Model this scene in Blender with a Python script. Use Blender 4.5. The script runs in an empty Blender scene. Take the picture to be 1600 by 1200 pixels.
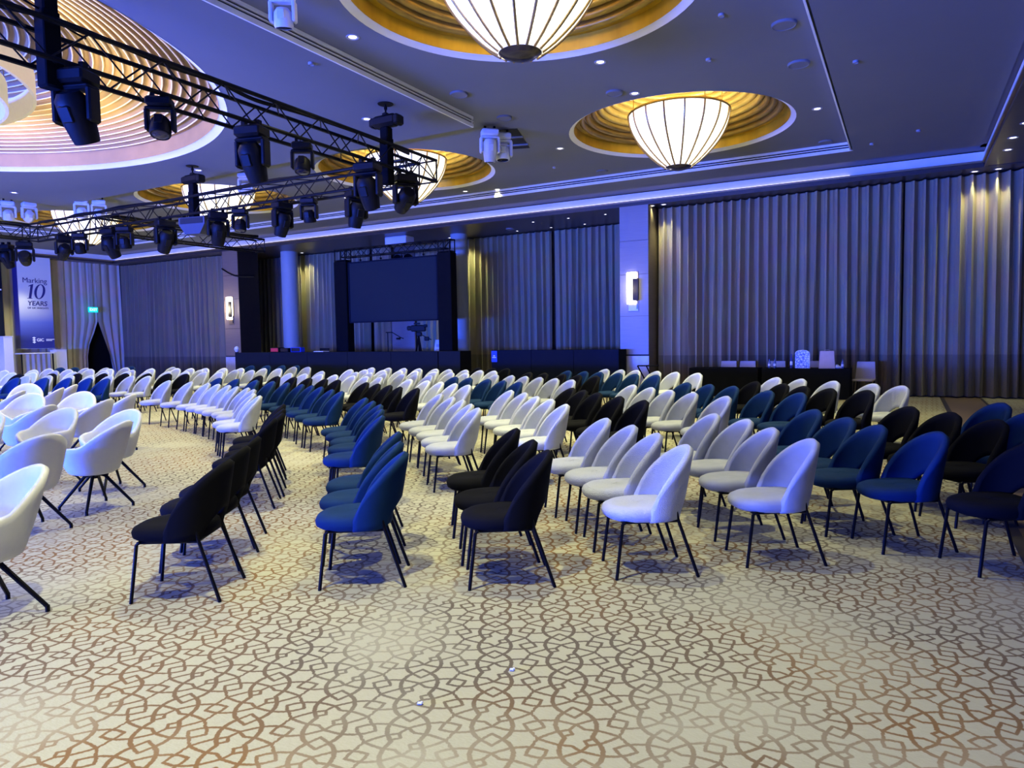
import bpy, bmesh, math, random
from mathutils import Vector, Matrix
random.seed(7)
D = bpy.data; S = bpy.context.scene; COL = S.collection
PI = math.pi
def rad(a): return math.radians(a)

# ------------------------------------------------------------------ camera
F_PX = 1100.0; PITCH, ROLL, YAW = rad(3.648), rad(-.922), rad(29.294); CAM_H = 1.6
FWD = Vector((-math.sin(YAW)*math.cos(PITCH), math.cos(YAW)*math.cos(PITCH), -math.sin(PITCH)))
_r = Vector((math.cos(YAW), math.sin(YAW), 0)); _u = _r.cross(FWD)
RGT = _r*math.cos(ROLL) + _u*math.sin(ROLL); UPV = -_r*math.sin(ROLL) + _u*math.cos(ROLL)
cam_d = D.cameras.new('camera'); cam = D.objects.new('camera', cam_d); COL.objects.link(cam)
cam_d.sensor_width = 36; cam_d.lens = F_PX/1600*36; cam_d.clip_start = .05; cam_d.clip_end = 200
m = Matrix((RGT, UPV, -FWD)).transposed().to_4x4(); m.translation = (0, 0, CAM_H); cam.matrix_world = m
S.camera = cam
# photograph pixel -> point of the room on a plane of known height / depth / side
def ray(x, y): return FWD*F_PX + RGT*(x-800) - UPV*(y-600)
def on_z(x, y, z): d = ray(x, y); return Vector((0, 0, CAM_H)) + d*((z-CAM_H)/d.z)
def on_y(x, y, Y): d = ray(x, y); return Vector((0, 0, CAM_H)) + d*(Y/d.y)
def on_x(x, y, X): d = ray(x, y); return Vector((0, 0, CAM_H)) + d*(X/d.x)

# ------------------------------------------------------------------ world, light, exposure
S.view_settings.view_transform = 'Standard'; S.view_settings.look = 'None'
S.view_settings.gamma = 1; S.view_settings.use_curve_mapping = False
S.view_settings.exposure = 0.0
w = D.worlds.new('world'); S.world = w; w.use_nodes = True
w.node_tree.nodes['Background'].inputs[0].default_value = (.02, .025, .05, 1)
w.node_tree.nodes['Background'].inputs[1].default_value = .2
BLUE = (.03, .095, 1.0); WARM = (1.0, .965, .47); NEUT = (1.0, .98, .78)
def light(name, kind, loc, energy, color, target=None, **kw):
    l = D.lights.new(name, kind); l.energy = energy; l.color = color
    for k, v in kw.items(): setattr(l, k, v)
    o = D.objects.new(name, l); COL.objects.link(o); o.location = loc
    if target is not None:
        o.rotation_euler = (Vector(target)-Vector(loc)).to_track_quat('-Z', 'Y').to_euler()
    return o
STAGE_E, UP_E = 6600, 13000
# blue wash of the stage at the front of the hall (behind the camera's left shoulder)
light('stage_wash', 'AREA', (-15, -8.5, 1.5), STAGE_E, BLUE, (-13, 12, 1.5), shape='RECTANGLE', size=14, size_y=1.3)
light('stage_uplight', 'AREA', (-14, -7.5, .9), UP_E, BLUE, (-13, 2, 6.0), shape='RECTANGLE', size=16, size_y=.8)
light('stage_beam', 'SPOT', (-13, -6, 2.2), 20000, BLUE, (-6.9, 19.6, 1.7), spot_size=rad(5.5), spot_blend=1, shadow_soft_size=.1)
CHAND_E = 430; DOWN_E = 70; FILL_E = 850
# added warm fill spots over floor and seating, no fixtures, strength set by area
for gx in (-30.6, -27, -23.5, -20, -16.5, -13, -9.5, -6, -2.6, .6):
    for gy in (-1.5, 1.8, 5.2, 8.6, 12.0, 15.4):
        if gx < -16 and gy < 3: continue
        e = FILL_E*((1.4 if gy < 3 else .6 if gy < 8 else .95) if gx > -4 else .28 if gx > -14 and gy < 3 else 1)*(.1 if gx > 0 else 1)*(.75 if -20 < gx < -8 and gy < 8 else 1)
        light('floor_fill_spot', 'SPOT', (gx, gy, 5.66), e, WARM, (gx, gy, 0), spot_size=rad(84), spot_blend=.75, shadow_soft_size=.07)

# ------------------------------------------------------------------ materials
def new_mat(name):
    mt = D.materials.new(name); mt.use_nodes = True; nt = mt.node_tree
    return mt, nt, nt.nodes['Principled BSDF']
def node(nt, typ, **kw):
    n = nt.nodes.new(typ)
    for k, v in kw.items(): setattr(n, k, v)
    return n
def plain(name, col, rough=.5, metal=0, noise=0, scale=8, bump=0, bscale=200, sheen=0, emit=None, estr=0, spec=.5, stretch=None):
    mt, nt, b = new_mat(name); L = nt.links
    b.inputs['Base Color'].default_value = (*col, 1); b.inputs['Roughness'].default_value = rough
    b.inputs['Metallic'].default_value = metal; b.inputs['Specular IOR Level'].default_value = spec
    if sheen:
        b.inputs['Sheen Weight'].default_value = sheen; b.inputs['Sheen Roughness'].default_value = .35
        b.inputs['Sheen Tint'].default_value = (*[min(1, c*3+.1) for c in col], 1)
    tc = node(nt, 'ShaderNodeTexCoord'); co = tc.outputs['Object']
    if stretch:
        mp = node(nt, 'ShaderNodeMapping'); mp.inputs['Scale'].default_value = stretch
        L.new(co, mp.inputs[0]); co = mp.outputs[0]
    if noise:
        n = node(nt, 'ShaderNodeTexNoise'); n.inputs['Scale'].default_value = scale; n.inputs['Detail'].default_value = 4
        L.new(co, n.inputs['Vector'])
        mx = node(nt, 'ShaderNodeMix', data_type='RGBA')
        mx.inputs['A'].default_value = (*[c*(1-noise) for c in col], 1); mx.inputs['B'].default_value = (*[min(1, c*(1+noise)) for c in col], 1)
        L.new(n.outputs['Fac'], mx.inputs['Factor']); L.new(mx.outputs['Result'], b.inputs['Base Color'])
    if bump:
        n2 = node(nt, 'ShaderNodeTexNoise'); n2.inputs['Scale'].default_value = bscale; L.new(co, n2.inputs['Vector'])
        bp = node(nt, 'ShaderNodeBump'); bp.inputs['Strength'].default_value = bump; bp.inputs['Distance'].default_value = .01
        L.new(n2.outputs['Fac'], bp.inputs['Height']); L.new(bp.outputs[0], b.inputs['Normal'])
    if emit:
        b.inputs['Emission Color'].default_value = (*emit, 1); b.inputs['Emission Strength'].default_value = estr
    return mt
M = dict(
    white_chair=plain('boucle_white', (.49, .515, .56), .9, noise=.05, scale=40, bump=.6, bscale=120, sheen=.2),
    grey_chair=plain('velvet_grey', (.36, .38, .41), .8, noise=.22, scale=7, sheen=.15, spec=.2),
    blue_chair=plain('velvet_blue', (.003, .024, .082), .85, noise=.3, scale=6, sheen=.05, spec=.15),
    black_chair=plain('velvet_black', (.0036, .0037, .0050), .9, noise=.3, scale=6, sheen=.015, spec=.10),
    tub=plain('tub_fabric', (.58, .59, .58), .75, noise=.04, scale=30, bump=.15, bscale=300),
    black_metal=plain('black_metal', (.0045, .0045, .005), .4, .0, noise=.15, scale=30, spec=.09),
    truss=plain('truss_black', (.005, .005, .0055), .45, .0, noise=.2, scale=12, spec=.18),
    fixture=plain('fixture_black', (.0055, .0057, .007), .5, noise=.2, scale=14, spec=.16),
    white_fix=plain('fixture_white', (.70, .72, .74), .4, noise=.04, scale=14),
    lens=plain('lens_glass', (.02, .02, .05), .08, .3, noise=.1, scale=30),
    ceiling=plain('ceiling_paint', (.185, .19, .20), .85, noise=.03, scale=2),
    fascia=plain('fascia_paint', (.86, .86, .78), .7, noise=.03, scale=3),
    slot=plain('slot_black', (.006, .006, .007), .7, noise=.1),
    dark_wood=plain('soffit_wood', (.055, .043, .034), .35, noise=.3, scale=5, stretch=(.6, 8, 8)),
    bronze=plain('bronze_trim', (.36, .26, .14), .4, .7, noise=.2, scale=6),
    gold=plain('gold_leaf', (.56, .37, .035), .38, .75, noise=.4, scale=3.5, stretch=(1, 1, .25)),
    gold_rib=plain('gold_rib', (.40, .27, .07), .32, .65, noise=.35, scale=5),
    rib_big=plain('champagne_rib', (.27, .17, .075), .5, .1, noise=.25, scale=3),
    lit_edge=plain('lit_edge_cream', (.85, .74, .50), .5, noise=.1, scale=3),
    band_big=plain('champagne_band', (.38, .23, .09), .5, noise=.2, scale=3),
    brass=plain('brass', (.45, .30, .10), .35, .9, noise=.2, scale=10),
    bowl=plain('bronze_bowl', (.06, .045, .04), .25, .6, noise=.2),
    white_rim=plain('plaster_rim', (.82, .82, .80), .6, noise=.02),
    pillar=plain('pillar_veneer', (.27, .25, .25), .5, noise=.12, scale=3, stretch=(.5, .5, 14)),
    pillar_dark=plain('pillar_side', (.16, .125, .09), .5, noise=.2, scale=3, stretch=(.5, .5, 14)),
    pillar_brown=plain('pillar_brown_veneer', (.24, .165, .105), .5, noise=.15, scale=3, stretch=(.5, .5, 14)),
    wall_black=plain('wall_black', (.018, .014, .010), .6, noise=.2, spec=.2),
    shield=plain('shield_bronze', (.035, .024, .014), .5, noise=.2, spec=.2),
    trim_grey=plain('trim_grey', (.3, .3, .31), .6, noise=.05),
    marble=plain('marble', (.50, .48, .48), .35, noise=.3, scale=4),
    wall=plain('wall_dark', (.10, .095, .09), .8, noise=.1),
    black_cloth=plain('black_drape', (.006, .0065, .008), .95, noise=.25, scale=4, spec=.06),
    navy=plain('navy_panel', (.006, .009, .018), .8, noise=.1, scale=2, spec=.08),
    screen=plain('screen_cloth', (.014, .022, .030), .8, noise=.05, scale=2, spec=.12),
    white_paint=plain('white_paint', (.72, .73, .74), .6, noise=.03),
    column=plain('column_plaster', (.36, .40, .38), .6, noise=.03),
    beige_plastic=plain('beige_chair', (.48, .42, .36), .5, noise=.08),
    paper=plain('kraft_paper', (.55, .42, .36), .7, noise=.12, scale=9),
    bottle=plain('bottle_glass', (.10, .14, .30), .1, noise=.1, spec=.8),
    label=plain('bottle_label', (.7, .72, .76), .5, noise=.05),
    red_led=plain('red_panel', (.35, .03, .05), .4, noise=.5, scale=30, emit=(1, .05, .1), estr=.12),
    walk=plain('walkway_floor', (.17, .115, .07), .6, noise=.2, scale=3, stretch=(1, 6, 1)),
    edge=plain('carpet_edge', (.035, .027, .02), .6, noise=.2),
    exit=plain('exit_green', (.0, .35, .30), .4, noise=.02, emit=(.0, .78, .72), estr=1.0),
    exit_text=plain('exit_letters', (.8, 1, 1), .4, noise=.02, emit=(.7, 1, 1), estr=1.0),
    led=plain('led_strip', (.9, .8, .6), .5, noise=.05, emit=(1, .86, .55), estr=1.7),
    lamp=plain('lamp_diffuser', (1, 1, 1), .4, noise=.01, emit=(1, .93, .82), estr=4.0),
    sconce=plain('sconce_glass', (1, 1, 1), .4, noise=.01, emit=(1, .95, .85), estr=6.0),
    ink=plain('ink_navy', (.02, .025, .16), .5, noise=.05),
    ink_white=plain('ink_white', (.8, .82, .9), .5, noise=.03),
    sign_blue=plain('sign_blue', (.01, .05, .55), .4, noise=.1),
)
def ring_paint():                                                     # downlight trim
    return plain('trim_ring', (.5, .5, .52), .4, .2, noise=.05)
M['ring'] = ring_paint()

def curtain_mat(name, col, dark):
    mt, nt, b = new_mat(name); L = nt.links
    b.inputs['Roughness'].default_value = .75; b.inputs['Sheen Weight'].default_value = .3
    tc = node(nt, 'ShaderNodeTexCoord'); sp = node(nt, 'ShaderNodeSeparateXYZ'); L.new(tc.outputs['Object'], sp.inputs[0])
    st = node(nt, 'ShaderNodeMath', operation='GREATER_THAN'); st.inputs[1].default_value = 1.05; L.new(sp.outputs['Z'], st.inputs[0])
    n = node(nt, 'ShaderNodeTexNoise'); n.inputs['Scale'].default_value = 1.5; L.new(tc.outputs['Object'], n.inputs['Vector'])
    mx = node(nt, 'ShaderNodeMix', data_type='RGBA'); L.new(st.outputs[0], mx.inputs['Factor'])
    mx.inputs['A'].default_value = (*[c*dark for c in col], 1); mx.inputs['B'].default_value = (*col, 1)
    m2 = node(nt, 'ShaderNodeMix', data_type='RGBA', blend_type='MULTIPLY'); m2.inputs['Factor'].default_value = .35
    L.new(mx.outputs['Result'], m2.inputs['A']); L.new(n.outputs['Color'], m2.inputs['B']); L.new(m2.outputs['Result'], b.inputs['Base Color'])
    return mt
M['curtain'] = curtain_mat('curtain_taupe', (.36, .295, .16), .62)
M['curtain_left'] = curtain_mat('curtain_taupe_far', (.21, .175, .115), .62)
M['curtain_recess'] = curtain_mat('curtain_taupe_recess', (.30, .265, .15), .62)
M['curtain_dark'] = curtain_mat('curtain_charcoal', (.12, .11, .10), .8)
M['curtain_beige'] = curtain_mat('curtain_beige', (.55, .50, .40), 1.0)

def shade_mat():                                                      # beaded glass: bright rows of beads, lit from inside
    mt, nt, b = new_mat('beaded_glass'); L = nt.links
    tc = node(nt, 'ShaderNodeTexCoord'); sp = node(nt, 'ShaderNodeSeparateXYZ'); L.new(tc.outputs['Object'], sp.inputs[0])
    mu = node(nt, 'ShaderNodeMath', operation='MULTIPLY'); mu.inputs[1].default_value = 2*PI/.045; L.new(sp.outputs['Z'], mu.inputs[0])
    si = node(nt, 'ShaderNodeMath', operation='SINE'); L.new(mu.outputs[0], si.inputs[0])
    mr = node(nt, 'ShaderNodeMapRange'); mr.inputs['From Min'].default_value = -.9; mr.inputs['From Max'].default_value = -.2
    mr.inputs['To Min'].default_value = .45; mr.inputs['To Max'].default_value = 1.0; L.new(si.outputs[0], mr.inputs['Value'])
    em = node(nt, 'ShaderNodeMath', operation='MULTIPLY'); em.inputs[1].default_value = .95; L.new(mr.outputs[0], em.inputs[0])
    b.inputs['Base Color'].default_value = (.85, .85, .8, 1); b.inputs['Roughness'].default_value = .4
    b.inputs['Emission Color'].default_value = (1, .95, .74, 1); L.new(em.outputs[0], b.inputs['Emission Strength'])
    tr = node(nt, 'ShaderNodeBsdfTranslucent'); tr.inputs[0].default_value = (.9, .9, .85, 1)
    ms = node(nt, 'ShaderNodeMixShader'); ms.inputs[0].default_value = .05
    out = nt.nodes['Material Output']
    L.new(b.outputs[0], ms.inputs[1]); L.new(tr.outputs[0], ms.inputs[2]); L.new(ms.outputs[0], out.inputs['Surface'])
    return mt
M['shade'] = shade_mat()

def carpet_mat():
    mt, nt, b = new_mat('carpet_lattice'); L = nt.links
    b.inputs['Roughness'].default_value = .95; b.inputs['Specular IOR Level'].default_value = .15
    def val(x): return x
    def math_(op, a, c=None, d=None):
        n = node(nt, 'ShaderNodeMath', operation=op)
        for i, v in enumerate((a, c, d)):
            if v is None: continue
            if isinstance(v, (int, float)): n.inputs[i].default_value = v
            else: L.new(v, n.inputs[i])
        return n.outputs[0]
    tc = node(nt, 'ShaderNodeTexCoord'); sp = node(nt, 'ShaderNodeSeparateXYZ'); L.new(tc.outputs['Object'], sp.inputs[0])
    px = math_('SUBTRACT', sp.outputs['X'], CARPET_O[0]); py = math_('SUBTRACT', sp.outputs['Y'], CARPET_O[1])
    th = rad(119.83); P = .3816; W = .3477
    ay = math_('ADD', math_('MULTIPLY', px, math.cos(th)/P), math_('MULTIPLY', py, math.sin(th)/P))
    ax = math_('ADD', math_('MULTIPLY', px, math.sin(th)*.866/W), math_('MULTIPLY', py, -math.cos(th)*.866/W))
    n = math_('ROUND', math_('DIVIDE', ax, .866))
    x1 = math_('SUBTRACT', ax, math_('MULTIPLY', n, .866)); y1 = math_('SUBTRACT', ay, math_('MULTIPLY', n, .5))
    y2 = math_('SUBTRACT', y1, math_('ROUND', y1))
    sgn = math_('GREATER_THAN', math_('MULTIPLY', x1, y2), 0)
    cb = node(nt, 'ShaderNodeCombineXYZ'); L.new(math_('ABSOLUTE', x1), cb.inputs[0]); L.new(math_('ABSOLUTE', y2), cb.inputs[1]); q = cb.outputs[0]
    def chain(pts, best=None):
        for a, c in zip(pts, pts[1:]):
            A = Vector((*a, 0)); B = Vector((*c, 0)) - A
            s = node(nt, 'ShaderNodeVectorMath', operation='SUBTRACT'); L.new(q, s.inputs[0]); s.inputs[1].default_value = A
            d = node(nt, 'ShaderNodeVectorMath', operation='DOT_PRODUCT'); L.new(s.outputs[0], d.inputs[0]); d.inputs[1].default_value = B/B.length_squared
            cl = node(nt, 'ShaderNodeClamp'); L.new(d.outputs['Value'], cl.inputs[0])
            sc = node(nt, 'ShaderNodeVectorMath', operation='SCALE'); sc.inputs[0].default_value = B; L.new(cl.outputs[0], sc.inputs['Scale'])
            ds = node(nt, 'ShaderNodeVectorMath', operation='DISTANCE'); L.new(s.outputs[0], ds.inputs[0]); L.new(sc.outputs[0], ds.inputs[1])
            best = ds.outputs['Value'] if best is None else math_('MINIMUM', best, ds.outputs['Value'])
        return best
    b1 = chain([(.11, .5), (.165, .43), (.2, .345), (.213, .25), (.2, .15), (.17, .07), (.14, 0)])
    b1 = math_('SUBTRACT', b1, .006)
    b2 = chain([(.11, .5), (0, .39)])
    b2 = chain([(0, .25), (.1, .298), (.2, .342), (.33, .352), (.433, .335)], b2)
    b2 = chain([(.433, .165), (.33, .213)], b2)
    b2 = chain([(0, .25), (.08, .152), (.21, .122), (.31, .067), (.41, 0)], b2)
    b2 = chain([(.41, 0), (.433, .05)], b2)
    b2 = chain([(.433, .45), (.408, .387), (.356, .302), (.33, .213)], b2)
    b3 = chain([(.078, .15), (.055, .067), (.15, .03)])
    b3 = math_('ADD', b3, math_('MULTIPLY', sgn, 9))
    dist = math_('MINIMUM', math_('MINIMUM', b1, b2), b3)
    nz = node(nt, 'ShaderNodeTexNoise'); nz.inputs['Scale'].default_value = 90; nz.inputs['Detail'].default_value = 2; L.new(tc.outputs['Object'], nz.inputs['Vector'])
    dist = math_('ADD', dist, math_('MULTIPLY', math_('SUBTRACT', nz.outputs['Fac'], .5), .022))
    line = node(nt, 'ShaderNodeMapRange'); line.interpolation_type = 'SMOOTHSTEP'
    line.inputs['From Min'].default_value = .013; line.inputs['From Max'].default_value = .026
    line.inputs['To Min'].default_value = 1; line.inputs['To Max'].default_value = 0; L.new(dist, line.inputs['Value'])
    wear = node(nt, 'ShaderNodeTexNoise'); wear.inputs['Scale'].default_value = .75; wear.inputs['Detail'].default_value = 3; L.new(tc.outputs['Object'], wear.inputs['Vector'])
    wr = node(nt, 'ShaderNodeMapRange'); wr.inputs['From Min'].default_value = .36; wr.inputs['From Max'].default_value = .52
    wr.inputs['To Min'].default_value = .30; wr.inputs['To Max'].default_value = 1; L.new(wear.outputs['Fac'], wr.inputs['Value'])
    fac = math_('MULTIPLY', line.outputs[0], wr.outputs[0])
    base = node(nt, 'ShaderNodeMix', data_type='RGBA'); base.inputs['A'].default_value = (.335, .322, .222, 1); base.inputs['B'].default_value = (.45, .435, .305, 1)
    fb = node(nt, 'ShaderNodeTexNoise'); fb.inputs['Scale'].default_value = 1; fb.inputs['Detail'].default_value = 3
    mp = node(nt, 'ShaderNodeMapping'); mp.inputs['Rotation'].default_value = (0, 0, rad(-29.8)); mp.inputs['Scale'].default_value = (25, 220, 1)
    L.new(tc.outputs['Object'], mp.inputs[0]); L.new(mp.outputs[0], fb.inputs['Vector']); L.new(fb.outputs['Fac'], base.inputs['Factor'])
    lc = node(nt, 'ShaderNodeMix', data_type='RGBA'); lc.inputs['A'].default_value = (.12, .10, .07, 1); lc.inputs['B'].default_value = (.20, .115, .045, 1)
    w2 = node(nt, 'ShaderNodeTexNoise'); w2.inputs['Scale'].default_value = .5; L.new(tc.outputs['Object'], w2.inputs['Vector'])
    w3 = node(nt, 'ShaderNodeMapRange'); w3.inputs['From Min'].default_value = .4; w3.inputs['From Max'].default_value = .6; L.new(w2.outputs['Fac'], w3.inputs['Value'])
    L.new(w3.outputs[0], lc.inputs['Factor'])
    mx = node(nt, 'ShaderNodeMix', data_type='RGBA'); L.new(fac, mx.inputs['Factor'])
    L.new(base.outputs['Result'], mx.inputs['A']); L.new(lc.outputs['Result'], mx.inputs['B']); L.new(mx.outputs['Result'], b.inputs['Base Color'])
    bp = node(nt, 'ShaderNodeBump'); bp.inputs['Strength'].default_value = .25; bp.inputs['Distance'].default_value = .004
    L.new(nz.outputs['Fac'], bp.inputs['Height']); L.new(bp.outputs[0], b.inputs['Normal'])
    return mt
def c1(x, y): return on_z(720+x/8, 1050+y/8, 0)
CARPET_O = (c1(405, 385) + c1(390, 680))/2
M['carpet'] = carpet_mat()

def banner_mat():
    mt, nt, b = new_mat('banner_print'); L = nt.links; b.inputs['Roughness'].default_value = .55
    tc = node(nt, 'ShaderNodeTexCoord'); sp = node(nt, 'ShaderNodeSeparateXYZ'); L.new(tc.outputs['Object'], sp.inputs[0])
    r = node(nt, 'ShaderNodeValToRGB'); mr = node(nt, 'ShaderNodeMapRange'); mr.inputs['From Min'].default_value = 1.53; mr.inputs['From Max'].default_value = 5.45
    L.new(sp.outputs['Z'], mr.inputs['Value']); L.new(mr.outputs[0], r.inputs['Fac'])
    e = r.color_ramp.elements; e[0].position = .08; e[0].color = (.012, .02, .20, 1); e[1].position = .52; e[1].color = (.72, .74, .70, 1)
    k = e.new(.28); k.color = (.10, .14, .50, 1)
    L.new(r.outputs[0], b.inputs['Base Color']); return mt
M['banner'] = banner_mat()

# ------------------------------------------------------------------ mesh helpers
class MB:
    def __init__(s): s.v = []; s.f = []
    def add(s, vs, fs):
        n = len(s.v); s.v += [tuple(p) for p in vs]; s.f += [tuple(i+n for i in f) for f in fs]; return s
    def box(s, c, d, rz=0, bev=0):
        x, y, z = d[0]/2, d[1]/2, d[2]/2; cs, sn = math.cos(rz), math.sin(rz)
        if bev:
            b = min(bev, x*.9, y*.9, z*.9); pts = []
            for zz, ins in ((-z, b), (-z+b, 0), (z-b, 0), (z, b)):
                X, Y = x-ins, y-ins; k = b*.6 if ins == 0 else b*.3
                for px, py in ((X-k, -Y), (X, -Y+k), (X, Y-k), (X-k, Y), (-X+k, Y), (-X, Y-k), (-X, -Y+k), (-X+k, -Y)): pts.append((px, py, zz))
            fs = [tuple(range(7, -1, -1)), tuple(range(24, 32))]
            for l in range(3):
                for i in range(8): j = (i+1) % 8; fs.append((l*8+i, l*8+j, l*8+8+j, l*8+8+i))
        else:
            pts = [(sx*x, sy*y, sz*z) for sz in (-1, 1) for sx, sy in ((-1, -1), (1, -1), (1, 1), (-1, 1))]
            fs = [(3, 2, 1, 0), (4, 5, 6, 7), (0, 1, 5, 4), (1, 2, 6, 5), (2, 3, 7, 6), (3, 0, 4, 7)]
        return s.add([(c[0]+a*cs-b_*sn, c[1]+a*sn+b_*cs, c[2]+z_) for a, b_, z_ in pts], fs)
    def tube(s, pts, r, n=8, cap=True):
        pts = [Vector(p) for p in pts]; rs = r if isinstance(r, (list, tuple)) else [r]*len(pts)
        rings = []; ref = None
        for i, p in enumerate(pts):
            t = (pts[min(i+1, len(pts)-1)]-pts[max(i-1, 0)]).normalized()
            if ref is None: ref = Vector((0, 0, 1)) if abs(t.z) < .9 else Vector((1, 0, 0))
            u = (ref - t*ref.dot(t)).normalized(); v = t.cross(u); ref = u
            rings.append([p + (u*math.cos(2*PI*k/n)+v*math.sin(2*PI*k/n))*rs[i] for k in range(n)])
        vs = [q for rg in rings for q in rg]; fs = []
        for i in range(len(rings)-1):
            for k in range(n): j = (k+1) % n; fs.append((i*n+k, i*n+j, i*n+n+j, i*n+n+k))
        if cap: fs += [tuple(range(n-1, -1, -1)), tuple((len(rings)-1)*n+k for k in range(n))]
        return s.add(vs, fs)
    def lathe(s, prof, n=24, c=(0, 0, 0), close=False, ax='z'):
        vs = []; fs = []; m_ = len(prof)
        for k in range(n):
            a = 2*PI*k/n
            for r, z in prof:
                p = (r*math.cos(a), r*math.sin(a), z)
                if ax == 'y': p = (p[0], p[2], p[1])
                if ax == 'x': p = (p[2], p[0], p[1])
                vs.append((c[0]+p[0], c[1]+p[1], c[2]+p[2]))
        for k in range(n):
            k2 = (k+1) % n
            for i in range(m_ - (0 if close else 1)):
                j = (i+1) % m_; fs.append((k*m_+i, k2*m_+i, k2*m_+j, k*m_+j))
        return s.add(vs, fs)
    def grid(s, fn, nu, nv):
        vs = [fn(i/nu, j/nv) for i in range(nu+1) for j in range(nv+1)]
        fs = [(i*(nv+1)+j, (i+1)*(nv+1)+j, (i+1)*(nv+1)+j+1, i*(nv+1)+j+1) for i in range(nu) for j in range(nv)]
        return s.add(vs, fs)
    def mesh(s, name, mat=None, smooth=True, weld=False, sub=0, soft=False):
        me = D.meshes.new(name); me.from_pydata(s.v, [], s.f)
        if weld or sub:
            bm = bmesh.new(); bm.from_mesh(me); bmesh.ops.remove_doubles(bm, verts=bm.verts, dist=1e-5)
            bmesh.ops.recalc_face_normals(bm, faces=bm.faces); bm.to_mesh(me); bm.free()
        if sub:
            o = D.objects.new('tmp', me); COL.objects.link(o); md = o.modifiers.new('s', 'SUBSURF'); md.levels = sub
            dg = bpy.context.evaluated_depsgraph_get(); me2 = D.meshes.new_from_object(o.evaluated_get(dg)); D.objects.remove(o); me2.name = name; me = me2
        if smooth:
            me.polygons.foreach_set('use_smooth', [True]*len(me.polygons))
            if not sub and not soft and hasattr(me, 'set_sharp_from_angle'): me.set_sharp_from_angle(angle=rad(38))
        if mat: me.materials.clear(); me.materials.append(mat)
        me.update(); return me
KIDS = {}
def link(name, me, parent=None, loc=(0, 0, 0), rz=0):
    o = D.objects.new(name, me); COL.objects.link(o); o.location = loc; o.rotation_euler = (0, 0, rz)
    if parent is not None: o.parent = parent; KIDS.setdefault(parent.name, []).append(o)
    return o
def part(name, mb, mat, parent=None, loc=(0, 0, 0), rz=0, **kw): return link(name, mb.mesh(name, M[mat] if isinstance(mat, str) else mat, **kw), parent, loc, rz)
def tag(o, label, cat, group=None):
    o['label'] = label; o['category'] = cat
    if group: o['group'] = group
    return o
def thing(name, label, cat, loc=(0, 0, 0), rz=0, group=None):
    return tag(link(name, None, None, loc, rz), label, cat, group)
def struct(name, mb, mat, parent=None, **kw):
    o = part(name, mb, mat, parent, **kw)
    if parent is None: o['kind'] = 'structure'
    return o
def clone(root, loc=None, rz=None, label=None, group=None, mats=None):
    r = root.copy(); COL.objects.link(r)
    if loc is not None: r.location = loc
    if rz is not None: r.rotation_euler = (0, 0, rz)
    if label: r['label'] = label
    if group: r['group'] = group
    for ch in KIDS.get(root.name, []):
        c = ch.copy(); COL.objects.link(c); c.parent = r; KIDS.setdefault(r.name, []).append(c)
        for g in KIDS.get(ch.name, []):
            d = g.copy(); COL.objects.link(d); d.parent = c; KIDS.setdefault(c.name, []).append(d)
    return r
def flat_holes(name, outer, holes, z, mat, inner_rects=()):
    bm = bmesh.new(); ed = []
    def loop(pts):
        vs = [bm.verts.new((x, y, z)) for x, y in pts]
        for a, b in zip(vs, vs[1:]+vs[:1]): ed.append(bm.edges.new((a, b)))
    loop(outer)
    for r in inner_rects: loop(r)
    for cx, cy, R, n in holes: loop([(cx+R*math.cos(2*PI*k/n), cy+R*math.sin(2*PI*k/n)) for k in range(n)])
    bmesh.ops.triangle_fill(bm, edges=ed, use_beauty=True)
    for f in bm.faces:
        if f.normal.z > 0: f.normal_flip()
    me = D.meshes.new(name); bm.to_mesh(me); bm.free(); me.materials.append(mat)
    o = link(name, me); o['kind'] = 'structure'; return o
def rect(x0, x1, y0, y1): return [(x0, y0), (x1, y0), (x1, y1), (x0, y1)]
ORD = ['first', 'second', 'third', 'fourth', 'fifth', 'sixth', 'seventh', 'eighth', 'ninth', 'tenth', 'eleventh', 'twelfth', 'thirteenth', 'fourteenth', 'fifteenth', 'sixteenth', 'seventeenth', 'eighteenth']
def text_mesh(s, size, mat, name='lettering', shear=0, bold=0):
    c = D.curves.new('t', 'FONT'); c.body = s; c.size = size; c.align_x = 'CENTER'; c.align_y = 'CENTER'; c.shear = shear; c.extrude = .004; c.offset = bold
    o = D.objects.new('t', c); COL.objects.link(o); dg = bpy.context.evaluated_depsgraph_get()
    me = D.meshes.new_from_object(o.evaluated_get(dg)); D.objects.remove(o); D.curves.remove(c); me.name = name
    me.materials.clear(); me.materials.append(mat); return me

# ------------------------------------------------------------------ the room
Z0, Z1, ZS = 5.70, 5.90, 5.36          # ceiling, raised coffer, soffit
YS, YC, YR = 19.60, 20.30, 22.30       # soffit edge, curtain line, back of the recess
XL, XR = -31.9, 1.47                   # soffit edges left and right
bm_ = MB().grid(lambda u, v: (-33+33.73*u, -11+33.6*v, 0), 1, 1); struct('floor', bm_, 'carpet')
bm_ = MB().grid(lambda u, v: (.73+.85*u, -11+33.6*v, 0), 1, 1); struct('floor', bm_, 'walk')
bm_ = MB().grid(lambda u, v: (1.58+3.02*u, -11+33.6*v, 0), 1, 1); struct('floor', bm_, 'carpet')
struct('trim_1', MB().box((.77, 4.6, .003), (.085, 31, .006)), 'edge')
struct('trim_2', MB().box((1.57, 4.6, .003), (.05, 31, .006)), 'edge')
cof = rect(-28.1, -1.13, -10, 17.8); isl = rect(-21.82, -7.38, -4, 11.8)
DOMES = [(-4.24, 7.9), (-4.22, 14.78), (-11.24, 14.69), (-18.07, 14.45), (-25.0, 14.45)]
flat_holes('ceiling', rect(-31.8, 1.37, -11, 18.9), [], Z0, M['ceiling'], [cof])
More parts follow.
